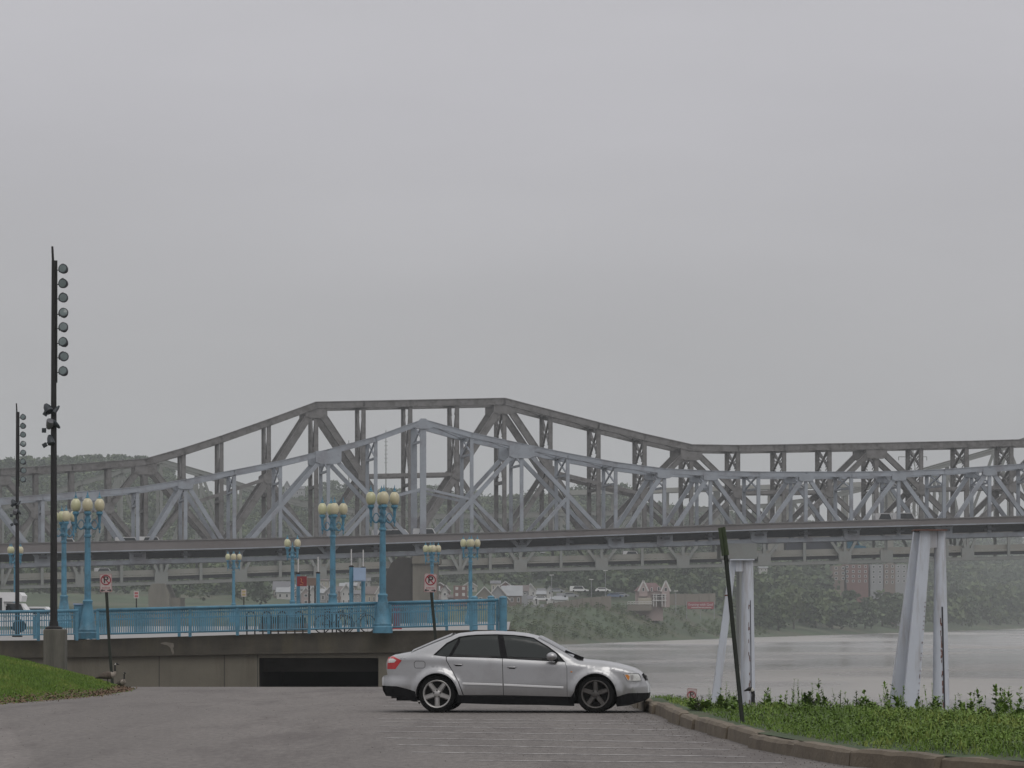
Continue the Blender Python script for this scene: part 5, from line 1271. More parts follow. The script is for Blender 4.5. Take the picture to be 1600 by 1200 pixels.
# woods mass over the hillside: one object, trees by the thousand
rt_ = np.random.default_rng(11); VV = []; cnt = 0; VL = []
while cnt < 7500:
    px = rt_.uniform(-80, 1680); d = rt_.uniform(0, 1) ** .6
    x0 = (px - 800) / F * 1500; st = 1250
    # march along the view ray for a depth
    y = 1080 + d * 2000; x = (px - 800) / F * y; sh_ = float(shore(x))
    s = y - sh_
    if s < 14: continue
    if y > max(1250, sh_ + 60) + 1050: continue
    if px < 420 and s < 120: continue
    if 420 <= px < 1170 and y < 1320: continue
    if 1290 < px < 1432 and s > 45 and y < 1680: continue
    if 1170 <= px and s < 60 and rt_.uniform() < .3: continue
    z = float(far_z(np.array(x), np.array(y))); h = rt_.uniform(8, 15) * (1.25 if px > 1170 and s < 700 else 1.0)
    V = PROT[int(rt_.integers(0, 4))][0].reshape(-1, 4, 3)
    V = V[rt_.permutation(len(V))[: 95 if y > 1700 else 150]].reshape(-1, 3).copy()
    ctr = V.reshape(-1, 4, 3).mean(1, keepdims=True); V = (ctr + (V.reshape(-1, 4, 3) - ctr) * 1.25).reshape(-1, 3)
    a = rt_.uniform(0, 6.28); ca, sa = math.cos(a), math.sin(a); V = np.stack([V[:, 0] * ca - V[:, 1] * sa, V[:, 0] * sa + V[:, 1] * ca, V[:, 2]], -1)
    w = h / 12 * rt_.uniform(.9, 1.4); V = V * np.array([w, w, h / 12]) + np.array([x, y, z - 2.5]); (VL if rt_.uniform() < .35 else VV).append(V); cnt += 1
quads_obj('dark_woods', np.concatenate(VV), fol_a, kind='stuff', label='hazy dark green woods covering the far hillside')
quads_obj('light_woods', np.concatenate(VL), fol_b, kind='stuff', label='paler spring-green trees mixed into the hillside woods')
# trees one can tell apart
def ridge_tree(px, ytop, h, p, light, label, group):
    # stands where the ground is h below the seen top
    best = None
    for y in np.arange(1300, 3200, 25):
        x = (px - 800) / F * y; z = float(far_z(np.array(x), np.array(y))); zt = EYE + (960 - ytop) * y / F
        e_ = abs(zt - z - h)
        if best is None or e_ < best[0]: best = (e_, x, y, zt - z)
    hh = min(max(best[3], h * .7), h * 1.5)
    return tree_thing(best[1], best[2], hh, p, light, label, group)
rr = random.Random(5)
skyl = [(4, 716), (14, 712), (28, 713), (40, 716), (52, 718), (60, 722), (86, 712), (97, 709), (110, 708), (122, 710), (134, 712), (147, 707), (160, 710), (172, 712), (180, 706), (190, 710), (200, 707), (212, 709), (222, 706), (234, 712), (246, 716), (258, 722)]
for i, (px, yt) in enumerate(skyl): ridge_tree(px, yt, 15, [0, 1, 2, 3, 4][i % 5], False, ORD[i] + ' hazy tree from the left on the skyline of the left hill', 'skyline trees on the left hill')
for i, (px, yt) in enumerate([(408, 752), (420, 756), (432, 760), (500, 752), (510, 746), (521, 745), (531, 750), (541, 750), (552, 754), (668, 752), (677, 748), (688, 752), (698, 760)]):
    ridge_tree(px, yt, 16, [0, 3, 2, 1][i % 4], False, ORD[i] + ' round tree from the left on the hilltop behind the middle of the trusses', 'hilltop trees behind the middle of the bridges')
for i, (px, yt) in enumerate([(822, 756), (832, 752), (844, 756), (892, 752), (902, 746), (912, 745), (922, 752), (944, 748), (953, 746), (964, 750), (975, 746), (986, 748), (995, 756)]):
    ridge_tree(px, yt, 18, [2, 4, 0, 4][i % 4], False, ORD[i] + ' thin spring tree from the left on the skyline right of the lavender peak', 'thin skyline trees right of the middle')
for i, (px, yt) in enumerate([(1465, 766), (1478, 764), (1490, 768), (1520, 775), (1548, 776), (1570, 778), (1588, 776)]):
    ridge_tree(px, yt, 16, [0, 2, 1][i % 3], False, ORD[i] + ' faint tree from the left on the skyline behind the right end of the trusses', 'faint skyline trees at the right')
for i, (px, s, h, lt) in enumerate([(1240, 22, 17, True), (1200, 30, 15, False), (1216, 18, 13, True), (1275, 26, 18, False), (1300, 20, 16, True), (1328, 25, 17, False), (1352, 18, 15, False), (1378, 26, 18, True), (1400, 20, 17, False),
                                    (1502, 22, 21, False), (1524, 30, 24, True), (1547, 24, 22, False), (1570, 28, 25, True), (1592, 22, 22, False), (1186, 24, 11, True), (1172, 20, 9, False)]):
    y = 1200.0
    for _ in range(60):
        x = (px - 800) / F * y; y = .5 * y + .5 * (float(shore(x)) + s * 2)
    x = (px - 800) / F * y
    tree_thing(x, y, h, [0, 1, 3][i % 3], lt, 'rounded pale green tree at the far water edge left of the larger white pile' if i == 0 else ORD[sorted([1200,1216,1275,1300,1328,1352,1378,1400,1502,1524,1547,1570,1592,1186,1172]).index(px)] + ' tree from the left along the far water edge right of the town', None if i == 0 else 'trees along the far water edge')

# shrubs along the far bank
VV = []
for i in range(700):
    px = rt_.uniform(780, 1200); s = rt_.uniform(4, 110); y = 1000.0
    for _ in range(30): x = (px - 800) / F * y; y = .5 * y + .5 * (float(shore(x)) + s)
    x = (px - 800) / F * y; z = float(far_z(np.array(x), np.array(y))); V = PROT[int(rt_.integers(0, 2))][0].reshape(-1, 4, 3)[::5].reshape(-1, 3) - np.array([0, 0, 4.5]); w = rt_.uniform(.08, .26)
    VV.append(V * np.array([w * 1.6, w * 1.6, w]) + np.array([x, y, z]))
quads_obj('bank_shrubs', np.concatenate(VV[:520]), fol_b, kind='stuff', label='pale low scrub on the far river bank')
quads_obj('bank_scrub', np.concatenate(VV[520:]), fol_a, kind='stuff', label='darker low scrub on the far river bank')
# ---------------------------------------------------------------- far town
wallc = {k: mat('house_' + k, c, .85, .08, .3) for k, c in dict(white=(.42, .41, .40), cream=(.36, .33, .27), grey=(.24, .24, .25), brick=(.15, .075, .066), brown=(.16, .12, .10), pink=(.33, .26, .25), tan=(.17, .15, .125)).items()}
roofc = {k: mat('roof_' + k, c, .9, .12, .4) for k, c in dict(grey=(.13, .13, .14), brown=(.11, .09, .085), red=(.12, .07, .07), pale=(.26, .27, .28)).items()}
winm = mat('far_window_glass', (.03, .035, .04), .2, .2, .5); trim = mat('white_trim', (.48, .47, .46), .7, .04, 1)
def house(px, ybase, d, wpx, hpx, roofpx, wc, rc, label, gable='front', nwin=(2, 2), depth=9.0, group='houses on the far bank', cat='house', winc=None, hip=False, drop=6.0, name='house'):
    k = d / F; w = wpx * k; h = hpx * k; rh = roofpx * k; p = P(px, ybase, d)
    t = thing(name, tuple(p), label, cat, group); W2 = w / 2; D = depth
    mb = MB(); mb.box2((-W2, 0, -drop), (W2, D, h))
    if rh > 0 and gable == 'front': mb.add([(-W2, .01, h), (W2, .01, h), (0, .01, h + rh * .96), (-W2, D, h), (W2, D, h), (0, D, h + rh * .96)], [(0, 1, 2), (4, 3, 5)])
    mb.build('wall', wallc[wc], t)
    if rh > 0:
        mb = MB(); e = .4; th = .25
        if gable == 'front':
            for s in (-1, 1): mb.add([(s * (W2 + e), -e, h - e * rh / W2), (0, -e, h + rh), (0, D + e, h + rh), (s * (W2 + e), D + e, h - e * rh / W2), (s * (W2 + e), -e, h - e * rh / W2 + th), (0, -e, h + rh + th), (0, D + e, h + rh + th), (s * (W2 + e), D + e, h - e * rh / W2 + th)],
                                     [(0, 1, 2, 3), (4, 7, 6, 5), (0, 4, 5, 1), (2, 6, 7, 3), (0, 3, 7, 4)])
        else:
            mb.add([(-W2 - e, -e, h), (W2 + e, -e, h), (W2 + e - (hip and w * .2), D / 2, h + rh), (-W2 - e + (hip and w * .2), D / 2, h + rh), (-W2 - e, D + e, h), (W2 + e, D + e, h)], [(0, 1, 2, 3), (3, 2, 5, 4), (0, 3, 4), (1, 5, 2), (0, 4, 5, 1)])
        rf = mb.build('roof', roofc[rc], t); fix_normals(rf)
        if gable == 'front' and wpx > 12:
            mb = MB()
            for s in (-1, 1): mb.beam((s * (W2 + .3), -e - .06, h - .3 * rh / W2), (0, -e - .06, h + rh + .05), .3, .1)
            mb.build('gable_trim', trim, t)
    nx, ny = nwin
    for j in range(ny):
        for i in range(nx):
            cxx = -W2 + w * (i + .5) / nx; cz_ = h * (j + .55) / ny; ww, hh = min(w / nx * .42, 1.3), min(h / ny * .5, 1.6)
            mb = MB(); mb.box2((cxx - ww / 2, -.09, cz_ - hh / 2), (cxx + ww / 2, .05, cz_ + hh / 2)); f_ = mb.build('window', trim, t)
            mb = MB(); q = .16; mb.box2((cxx - ww / 2 + q, -.12, cz_ - hh / 2 + q), (cxx + ww / 2 - q, -.05, cz_ + hh / 2 - q)); mb.build('pane', winm if winc is None else winc, f_)
    return t
D0 = 1150
H_ = [(442, 946, D0 + 60, 30, 24, 14, 'tan', 'grey', 'long beige building with a broad grey roof at the left end of the far town', 'side', (4, 2)),
      (463, 946, D0 + 30, 13, 18, 6, 'grey', 'grey', 'narrow grey house hidden behind the pole of the red sign', 'front', (1, 2)),
      (478, 946, D0 + 20, 14, 20, 8, 'pink', 'brown', 'small pinkish house between the red sign pole and the white dormer house', 'front', (1, 2)),
      (489, 946, D0, 14, 21, 9, 'white', 'grey', 'white gabled house just right of the red sign', 'front', (2, 2)),
      (504, 920, D0 + 160, 16, 13, 4, 'cream', 'brown', 'far cream house uphill above the white gabled house', 'side', (3, 1)),
      (516, 946, D0 + 10, 16, 22, 8, 'grey', 'grey', 'tall grey house behind the pole of the fourth blue lamp', 'front', (2, 2)),
      (530, 946, D0 + 40, 12, 22, 8, 'brown', 'brown', 'brown house between grey house and white balcony house', 'side', (2, 2)),
      (541, 946, D0, 16, 23, 10, 'white', 'pale', 'white house with steep pale roof left of the pale blue box', 'front', (2, 2)),
      (556, 946, D0 + 30, 12, 18, 6, 'grey', 'grey', 'grey house directly below the pale blue box', 'side', (2, 2)),
      (577, 946, D0 + 10, 22, 18, 12, 'cream', 'brown', 'cream house with sloping roof right of the pale blue box', 'side', (3, 1)),
      (594, 946, D0, 14, 20, 11, 'white', 'grey', 'bright white gabled house directly left of the tallest lamp', 'front', (1, 2)),
      (607, 946, D0 + 20, 14, 20, 7, 'grey', 'pale', 'pale grey house directly right of the tallest lamp', 'side', (2, 2)),
      (695, 944, D0 - 20, 11, 20, 9, 'white', 'brown', 'small house with white arched gable between the sign and brick building', 'front', (1, 2)),
      (705, 946, D0 - 30, 10, 12, 5, 'brown', 'brown', 'low brown annex leaning against the small arched gable house', 'side', (1, 1)),
      (757, 946, D0 + 10, 26, 16, 13, 'tan', 'brown', 'gabled row house nearest the small lamp pole right of the brick building', 'front', (2, 1)),
      (778, 945, D0 + 30, 26, 16, 15, 'grey', 'pale', 'second gabled row house right of the brick building', 'front', (2, 1)),
      (800, 945, D0 + 50, 30, 14, 16, 'brown', 'pale', 'widest pale roofed row house ending the row beside the round post', 'side', (3, 1)),
      (815, 932, D0 + 90, 20, 8, 10, 'grey', 'brown', 'low dark roofed house behind the row end', 'side', (2, 1)),
      (829, 934, D0 + 120, 16, 12, 10, 'white', 'grey', 'white gabled house standing alone right of the row houses', 'front', (2, 1)),
      (846, 934, D0 + 140, 10, 9, 6, 'grey', 'grey', 'small dark house between two white houses', 'side', (1, 1)),
      (859, 932, D0 + 120, 9, 10, 6, 'white', 'pale', 'narrow bright white house farthest right in the town', 'front', (1, 1)),
      (849, 876, 1500, 24, 12, 2, 'cream', 'grey', 'cream building seen between the bridge decks left of a dark one', 'side', (2, 1)),
      (817, 876, 1500, 22, 12, 0, 'brown', 'brown', 'dark flat building seen between the bridge decks', 'side', (3, 2)),
      (912, 876, 1480, 22, 12, 3, 'grey', 'grey', 'grey building between the bridge decks above the parked white vans', 'side', (3, 1)),
      (461, 778, 2060, 28, 14, 5, 'grey', 'grey', 'hilltop building with small gabled tower on the left centre skyline', 'side', (4, 1)),
      (448, 772, 2040, 7, 14, 6, 'grey', 'grey', 'gabled tower beside the hilltop building', 'front', (1, 1)),
      (1193, 894, 1480, 12, 7, 2, 'white', 'pale', 'small white building just right of the smaller white pile', 'side', (2, 1)),
      (1075, 893, 1460, 34, 5, 0, 'tan', 'brown', 'low flat tan building right under the double deck bridge', 'side', (4, 1))]
for r in H_: house(*r)
for px, y, w, h, lb, n_ in ((719, 944, 21, 29, 'red brick block with three rows of white windows in the far town', (2, 3)),):
    house(px, y, D0 - 40, w, h, 0, 'brick', 'grey', lb, 'side', n_, 10, cat='building', name='brick_building', winc=trim)
for px, y, w, h, wc, lb, n_ in ((1312, 908, 22, 24, 'brown', 'brown brick apartment block leftmost in the group above the trees', (2, 3)), (1338, 912, 38, 30, 'brick', 'reddest brick apartment block of the group above the trees', (4, 4)),
                                (1370, 914, 20, 32, 'grey', 'grey apartment block between the red and the tan one', (2, 4)), (1390, 914, 18, 33, 'brown', 'tan brown apartment block with pale balconies', (2, 4)), (1408, 912, 18, 30, 'grey', 'grey apartment block half hidden by the larger white pile', (2, 4))):
    house(px, y, 1650, w, h, 0, wc, 'grey', lb, 'side', n_, 14, group='apartment blocks above the far trees', cat='apartment block', drop=20, name='apartment_block')
# large pink victorian house with white porch
t = house(1015, 949, 1130, 42, 26, 0, 'pink', 'red', 'large pink house with twin gables and white porches above the river', 'side', (0, 0), 9, group=None, drop=4, name='large_house'); k = 1130 / F
def bx(px, y): return Vector(((px - 1015) * k, 0, (949 - y) * k))
for gx_, w_ in ((1005, 13), (1040, 12)):
    mb = MB(); a = bx(gx_ - w_ / 2, 923); b_ = bx(gx_ + w_ / 2, 923); top = bx(gx_, 908); mb.add([a + Vector((0, -1.2, 0)), b_ + Vector((0, -1.2, 0)), top + Vector((0, -1.2, 0)), a + Vector((0, 6, 0)), b_ + Vector((0, 6, 0)), top + Vector((0, 6, 0))], [(0, 1, 2), (0, 2, 5, 3), (1, 4, 5, 2), (3, 5, 4)]); mb.build('gable', wallc['pink'], t)
    mb = MB(); mb.beam(a + Vector((-.3, -1.3, -.2)), top + Vector((0, -1.3, .2)), .45, .15); mb.beam(b_ + Vector((.3, -1.3, -.2)), top + Vector((0, -1.3, .2)), .45, .15); mb.build('gable_trim', trim, t)
    mb = MB(); mb.box2((a.x, -1.2, 0 if gx_ > 1030 else bx(0, 932).z), (b_.x, 0, a.z)); mb.build('bay', wallc['pink'], t)
mb = MB(); a = bx(994, 923.5); b_ = bx(1036, 923.5); mb.add([(a.x - .5, -.5, a.z), (b_.x + .5, -.5, a.z), (b_.x - 2, 4.5, a.z + 2.5), (a.x + 2, 4.5, a.z + 2.5), (b_.x + .5, 9.5, a.z), (a.x - .5, 9.5, a.z)], [(0, 1, 2, 3), (3, 2, 4, 5), (0, 3, 5), (1, 4, 2)]); fix_normals(mb.build('roof', roofc['red'], t))
for px, yy, w_ in ((1005, 921, 4), (1018, 921, 3), (1029, 920, 4), (1040, 921, 5), (1036, 932, 3), (1028, 932, 3), (1022, 932, 3)):
    p = bx(px, yy); mb = MB(); mb.box2((p.x - w_ * k / 2, -1.28, p.z - 3 * k), (p.x + w_ * k / 2, -1.15, p.z + 3 * k)); f_ = mb.build('window', trim, t)
    mb = MB(); mb.box2((p.x - w_ * k / 2 + .12, -1.31, p.z - 2.4 * k), (p.x + w_ * k / 2 - .12, -1.2, p.z + 2.4 * k)); mb.build('pane', winm, f_)
mb = MB()
for px in (1021, 1025, 1034, 1039): a = bx(px, 948); b_ = bx(px, 928); mb.beam(a + Vector((0, -2.4, 0)), b_ + Vector((0, -2.4, 0)), .28, .28)
a, b_ = bx(1019, 937.5), bx(1041, 937.5); mb.box2((a.x, -2.6, a.z - .3), (b_.x, 0, a.z)); mb.box2((a.x, -2.6, bx(0, 929).z), (b_.x, 0, bx(0, 928).z)); mb.beam((a.x, -2.5, a.z + 1), (b_.x, -2.5, a.z + 1), .15, .1)
mb.build('porch', trim, t)
mb = MB(); a, b_ = bx(980, 944.5), bx(1018, 941.5); mb.box2((a.x, -4, bx(0, 949).z - 1), (b_.x, 0, bx(0, 944.5).z)); mb.build('deck', wallc['tan'], t)
mb = MB(); 
for zz in (940.3, 943.2): mb.beam((a.x, -4.1, bx(0, zz).z), (b_.x, -4.1, bx(0, zz).z), .2, .1)
for i in range(9): xx = a.x + (b_.x - a.x) * i / 8; mb.beam((xx, -4.1, bx(0, 944.5).z), (xx, -4.1, bx(0, 940.3).z), .14, .1)
mb.build('deck_railing', trim, t)
mb = MB(); a, b_ = bx(997, 949), bx(1018, 934); mb.box2((a.x, -2, a.z), (b_.x, 0, b_.z)); mb.build('garage_wing', wallc['cream'], t)
# retaining wall and road wall
def strip_wall(pts, dz, label, m, ribs=True, name='retaining_wall'):
    p0 = P(*pts[0]); t = thing(name, tuple(p0), label, 'wall'); mb = MB(); mr_ = MB()
    for a, b_ in zip(pts[:-1], pts[1:]):
        A, B_ = P(*a), P(*b_); vs = [A, B_, B_ - Vector((0, 0, dz)), A - Vector((0, 0, dz))]; bk = [v + Vector((0, .8, 0)) for v in vs]; mb.add(vs + bk, [(3, 2, 1, 0), (4, 5, 6, 7), (0, 1, 5, 4), (1, 2, 6, 5), (2, 3, 7, 6), (3, 0, 4, 7)])
        if ribs:
            for i in range(int((B_ - A).length / 4)): q = A.lerp(B_, (i + .5) * 4 / (B_ - A).length); mr_.beam(q + Vector((0, -.12, .1)), q - Vector((0, .12, dz)), .5, .25)
    mb.build('wall_face', m, t, org=tuple(p0)); 
    if ribs: mr_.build('ribs', m, t, org=tuple(p0))
strip_wall([(845, 945, 1075), (880, 940, 1090), (915, 934, 1105), (955, 931, 1110)], 6.5, 'pale ribbed concrete retaining wall left of the large pink house', wallc['tan'])
strip_wall([(1046, 928, 1190), (1085, 928, 1195), (1118, 927, 1200)], 3.6, 'long pale wall right of the large pink house', wallc['tan'])
strip_wall([(795, 950, 1055), (850, 944, 1072)], 1.2, 'low stony wall beside the far bank road', wallc['grey'], False)
# red banner with writing
p = P(1074, 940.5, 1100); q = P(1115, 951.5, 1100); t = thing('banner', ((p.x + q.x) / 2, 1100, q.z), 'red banner with white writing on the far bank right of the pink house', 'banner'); org = tuple(t.location)
mb = MB(); mb.box2((p.x, 1099.9, q.z), (q.x, 1100.1, p.z)); bn = mb.build('cloth', mat('banner_red', (.24, .05, .06), .8, .1, .3), t, org=org)
mb = MB(); 
for xx in (p.x - .2, (p.x + q.x) / 2, q.x + .2): mb.beam((xx, 1100.3, q.z - 3), (xx, 1100.3, p.z + .2), .15, .15)
mb.build('post', wallc['grey'], t, org=org)
for txt, s_, zz in (('Evening with God', 1.05, .62), ('www.evening.org', .5, .22)):
    me = text_mesh(txt, s_, .03) if zz > .5 else None
    if me is not None:
        R4 = Matrix.Rotation(math.radians(90), 4, 'X'); me.transform(R4); w_ = max(v.co.x for v in me.vertices) - min(v.co.x for v in me.vertices); me.transform(Matrix.Diagonal((7.0 / w_, 1, 1, 1)))
        me.transform(Matrix.Translation(((p.x + q.x) / 2 - org[0], -.2, (p.z - q.z) * zz))); me.materials.append(trim); o = bpy.data.objects.new('lettering', me); COL.objects.link(o); o.parent = bn
mb = MB(); zz = q.z + (p.z - q.z) * .2
for i in range(14): mb.box2((p.x + 1.2 + i * .42, 1099.85, zz - .12), (p.x + 1.2 + i * .42 + .3, 1099.89, zz + .12))
mb.build('small_lettering', trim, bn, org=org)
# masts on the hills
for px, yt, d, h, lb in ((603, 672, 2350, 34, 'faint thin radio mast on the hill left of the lavender peak'), (545, 688, 2350, 26, 'fainter shorter radio mast left of the radio mast')):
    p = P(px, yt, d); t = thing('radio_mast', (p.x, d, p.z - h), lb, 'radio mast'); mb = MB(); mb.tube([(0, 0, -12), (0, 0, h)], [.5, .3], 5); mb.build('mast', M['steel_pale'], t)
    mb = MB()
    for i in range(8): z = h - 2 - i * 2.6; mb.beam((-1.1, 0, z), (1.1, 0, z), .3, .3)
    mb.build('rungs', M['steel_pale'], t)
p = P(1426, 700, 1500); t = thing('power_pylon', (p.x, 1500, p.z - 36), 'faint lattice power pylon seen behind the right part of the trusses', 'pylon'); mb = MB()
for s in (-1, 1): mb.beam((s * 3.2, 0, -8), (s * .6, 0, 34), .35, .35); mb.beam((s * .6, 0, 30), (0, 0, 37), .3, .3)
for i in range(8): z0_ = -4 + i * 4.6; w0, w1 = 3.2 - 2.6 * (z0_ + 8) / 42, 3.2 - 2.6 * (z0_ + 12.6) / 42; mb.beam((-w0, 0, z0_), (w1, 0, z0_ + 4.6), .2, .2); mb.beam((w0, 0, z0_), (-w1, 0, z0_ + 4.6), .2, .2)
mb.build('tower', M['steel_pale'], t)
for zz, w_ in ((32.5, 5.6), (27, 4.6)): mb = MB(); mb.beam((-w_, 0, zz), (w_, 0, zz), .3, .3); [mb.beam((s * w_, 0, zz), (s * w_, 0, zz - 1.4), .3, .3) for s in (-1, 1)]; mb.build('crossarm', M['steel_pale'], t)

# ---------------------------------------------------------------- vehicles
vc = {'white': mat('vehicle_white', (.62, .62, .62), .4, .03, 1), 'grey': mat('vehicle_grey', (.25, .26, .28), .4, .03, 1), 'navy': mat('vehicle_navy', (.03, .035, .05), .5, .05, 1), 'teal': mat('vehicle_teal', (.03, .13, .20), .5, .05, 1), 'red': mat('vehicle_red', (.35, .04, .04), .4, .03, 1), 'blue': mat('vehicle_blue', (.10, .14, .22), .4, .03, 1)}
def far_car(loc, c, label, L=4.4, van=False, rz=0.0, group=None, cat='car'):
    t = thing('van' if van else 'car', tuple(loc), label, cat if not van else 'van', group, rz); h = 1.9 if van else 1.42; S = L / 4.4
    pr = [(-2.2, .3), (2.2, .3), (2.2, .75), (1.35, .9), (.7, h), (-1.2 if not van else -2.1, h), (-2.0 if not van else -2.2, .95 if not van else 1.5)]
    mb = MB(); mb.prism([(a * S, b_) for a, b_ in pr], -.85, .85); mb.build('body', vc[c], t)
    mb = MB(); w_ = [(-1.55, .98), (1.05, .98), (.62, h - .1), (-1.1, h - .1)]; mb.prism([(a * S, b_) for a, b_ in w_], -.87, .87); mb.build('side_glass', winm, t)
    for x in (-1.35, 1.35):
        for s in (-1, 1): mb = MB(); mb.lathe([(.32, -.1), (.32, .1)], (x * S, s * .8, .32), 10, 'Y'); mb.build('wheel', rubber, t)
    return t
def truck(loc, L, H, c, cab, label, rz=0.0):
    t = thing('truck', tuple(loc), label, 'truck', None, rz)
    if L > 0:
        mb = MB(); mb.box2((-L / 2, -1.25, .95), (L / 2, 1.25, H)); tr = mb.build('trailer', vc[c], t)
        mb = MB(); mb.box2((-L / 2 - .02, -1.27, .85), (L / 2, 1.27, .95)); mb.build('chassis', rubber, t)
    if cab:
        x0 = L / 2 + .5 if L > 0 else -2; mb = MB(); mb.prism([(x0, .6), (x0 + 4.6, .6), (x0 + 4.6, 1.6), (x0 + 3.2, 1.85), (x0 + 2.6, 2.9), (x0, 3.1)], -1.2, 1.2); cb = mb.build('cab', vc[cab], t)
        mb = MB(); mb.prism([(x0 + 1.3, 1.9), (x0 + 2.9, 1.9), (x0 + 2.5, 2.7), (x0 + 1.3, 2.75)], -1.22, 1.22); mb.build('cab_window', winm, cb)
    for x in ([-L / 2 + 1, -L / 2 + 2.2] if L > 0 else []) + ([L / 2 + 1.2, L / 2 + 4.2] if cab and L > 0 else ([-.8, 2] if cab else [])):
        for s in (-1, 1): mb = MB(); mb.lathe([(.5, -.14), (.5, .14)], (x, s * 1.05, .5), 12, 'Y'); mb.build('wheel', rubber, t)
    return t
# on the lower deck of the double-deck bridge
def deck3(px, off=2.5): return B3.pt(px, Y(bot3, px) - 13.2, off)
truck(deck3(1270), 12.3, 3.3, 'navy', None, 'long dark trailer on the lower deck of the farthest bridge at right', math.atan(TILT))
truck(deck3(1339), 0, 3, 'teal', 'teal', 'teal truck cab on the lower deck just right of the dark trailer', math.atan(TILT))
far_car(deck3(991), 'white', 'white van on the lower deck above the large pink house', 9.5 / 2, True, math.atan(TILT)); 
far_car(deck3(165), 'white', 'white van on the lower deck at the left by the lamp with wide base', 5, True, math.atan(TILT))
far_car(deck3(1487), 'white', 'white car on the lower deck right of the larger white pile', 4.6, False, math.atan(TILT))
# on the near bridge
def deck1(px, off=2.5): return B1.pt(px, Y(fasB, px) - 2.2, off)
far_car(deck1(608), 'white', 'white car on the near bridge just right of the tallest lamp globes', 4.4, True, math.atan(TILT)); far_car(deck1(628), 'white', 'white van on the near bridge behind the end of a diagonal', 5, True, math.atan(TILT))
far_car(deck1(672), 'white', 'white car roof on the near bridge right under the lavender peak', 4.2, True, math.atan(TILT)); far_car(deck1(107), 'white', 'white van roof on the near bridge at the far left', 4.4, True, math.atan(TILT))
far_car(deck1(205), 'white', 'white car roof on the near bridge left of centre', 4.4, True, math.atan(TILT)); far_car(deck1(240), 'white', 'second white car roof on the near bridge left of centre', 4.4, True, math.atan(TILT))
far_car(deck1(1391, 3), 'white', 'short white van on the near bridge left of the longer one', 3.4, True, math.atan(TILT)); far_car(deck1(1424, 3), 'white', 'longer white van on the near bridge above the larger white pile', 4.6, True, math.atan(TILT))
# far road
for px, y, d, c, lb in ((905, 925, 1200, 'white', 'white car parked highest on the far bank road'), (891, 933.5, 1130, 'grey', 'grey car below the white one on the far road'), (942, 925, 1200, 'white', 'white car right of the highest white car on the far road'),
                        (846, 939, 1100, 'white', 'white car beside the row house end on the far road'), (961, 934, 1115, 'blue', 'blue car parked left of the pink house deck'), (970, 933, 1125, 'grey', 'grey car parked between the blue car and pink house'), (870, 926, 1210, 'grey', 'small grey car at the foot of the far hillside')):
    far_car(P(px, y, d), c, lb, 6 if px == 905 else 5, px == 905, 0, 'cars on the far bank road')
# road climbing across the far bank
mb = MB(); rp_ = [(770, 1080), (800, 1085), (850, 1110), (900, 1150), (950, 1170)]; vs = []
for px, y in rp_:
    for dy in (-5, 5): x = (px - 800) / F * y; vs.append((x, y + dy, float(far_z(np.array(x), np.array(y + dy))) + .25))
mb.add(vs, [(2 * i, 2 * i + 2, 2 * i + 3, 2 * i + 1) for i in range(len(rp_) - 1)]); mb.build('far_road', wallc['grey'], kind='structure', label='pale road along the far bank')
# more small houses packed up the slope behind the town
rh_ = random.Random(21); seen = []; hs_ = []
for i in range(60):
    px = rh_.uniform(420, 885); d = rh_.uniform(1180, 1330); x = (px - 800) / F * d
    if any(abs(px - q) < 7 and abs(d - e) < 45 for q, e in seen): continue
    seen.append((px, d)); z = float(far_z(np.array(x), np.array(d))); yb = 960 - (z - EYE) * F / d + 1
    near = 'above the row houses' if 730 < px < 830 else ('behind the red brick block' if 640 < px <= 730 else ('behind the white gabled houses' if px <= 640 else ('up the slope left of the pink house' if px < 980 else 'up the slope behind the pink house')))
    wc = rh_.choice(['white', 'cream', 'grey', 'tan', 'brick', 'white']); rc = rh_.choice(['grey', 'brown', 'pale'])
    hs_.append(house(px, yb, d, rh_.uniform(12, 22), rh_.uniform(9, 15), rh_.uniform(4, 8), wc, rc, '@', rh_.choice(['front', 'side']), (2, 1), 8)); hs_[-1]['_w'] = wc; hs_[-1]['_n'] = near; hs_[-1]['_p'] = px
cnt_ = {}
for h_ in sorted(hs_, key=lambda o: o['_p']):
    k_ = (h_['_w'], h_['_n']); cnt_[k_] = cnt_.get(k_, 0) + 1
    h_['label'] = ORD[cnt_[k_] - 1] + ' small %s house from the left %s' % (h_['_w'].replace('brick', 'red brick'), h_['_n'])
    for q_ in ('_w', '_n', '_p'): del h_[q_]
# street lights on the far bank
for px, yt, yb in ((862, 899, 926), (924, 906, 926), (946, 892, 925), (1056, 924, 946)):
    d = 1180; p = P(px, yb, d); t = thing('far_lamp_post', tuple(p), 'thin distant lamp post on the far bank ' + {862: 'beside the narrow white house', 924: 'between the two white cars', 946: 'tallest above the retaining wall', 1056: 'before the long pale wall'}[px], 'lamp post', 'lamp posts on the far bank'); h = (yb - yt) * d / F
    mb = MB(); mb.tube([(0, 0, -2), (0, 0, h)], .1, 5); mb.build('pole', wallc['grey'], t); mb = MB(); mb.box2((-.7, -.2, h), (.7, .2, h + .25)); mb.build('lamp_head', trim, t)

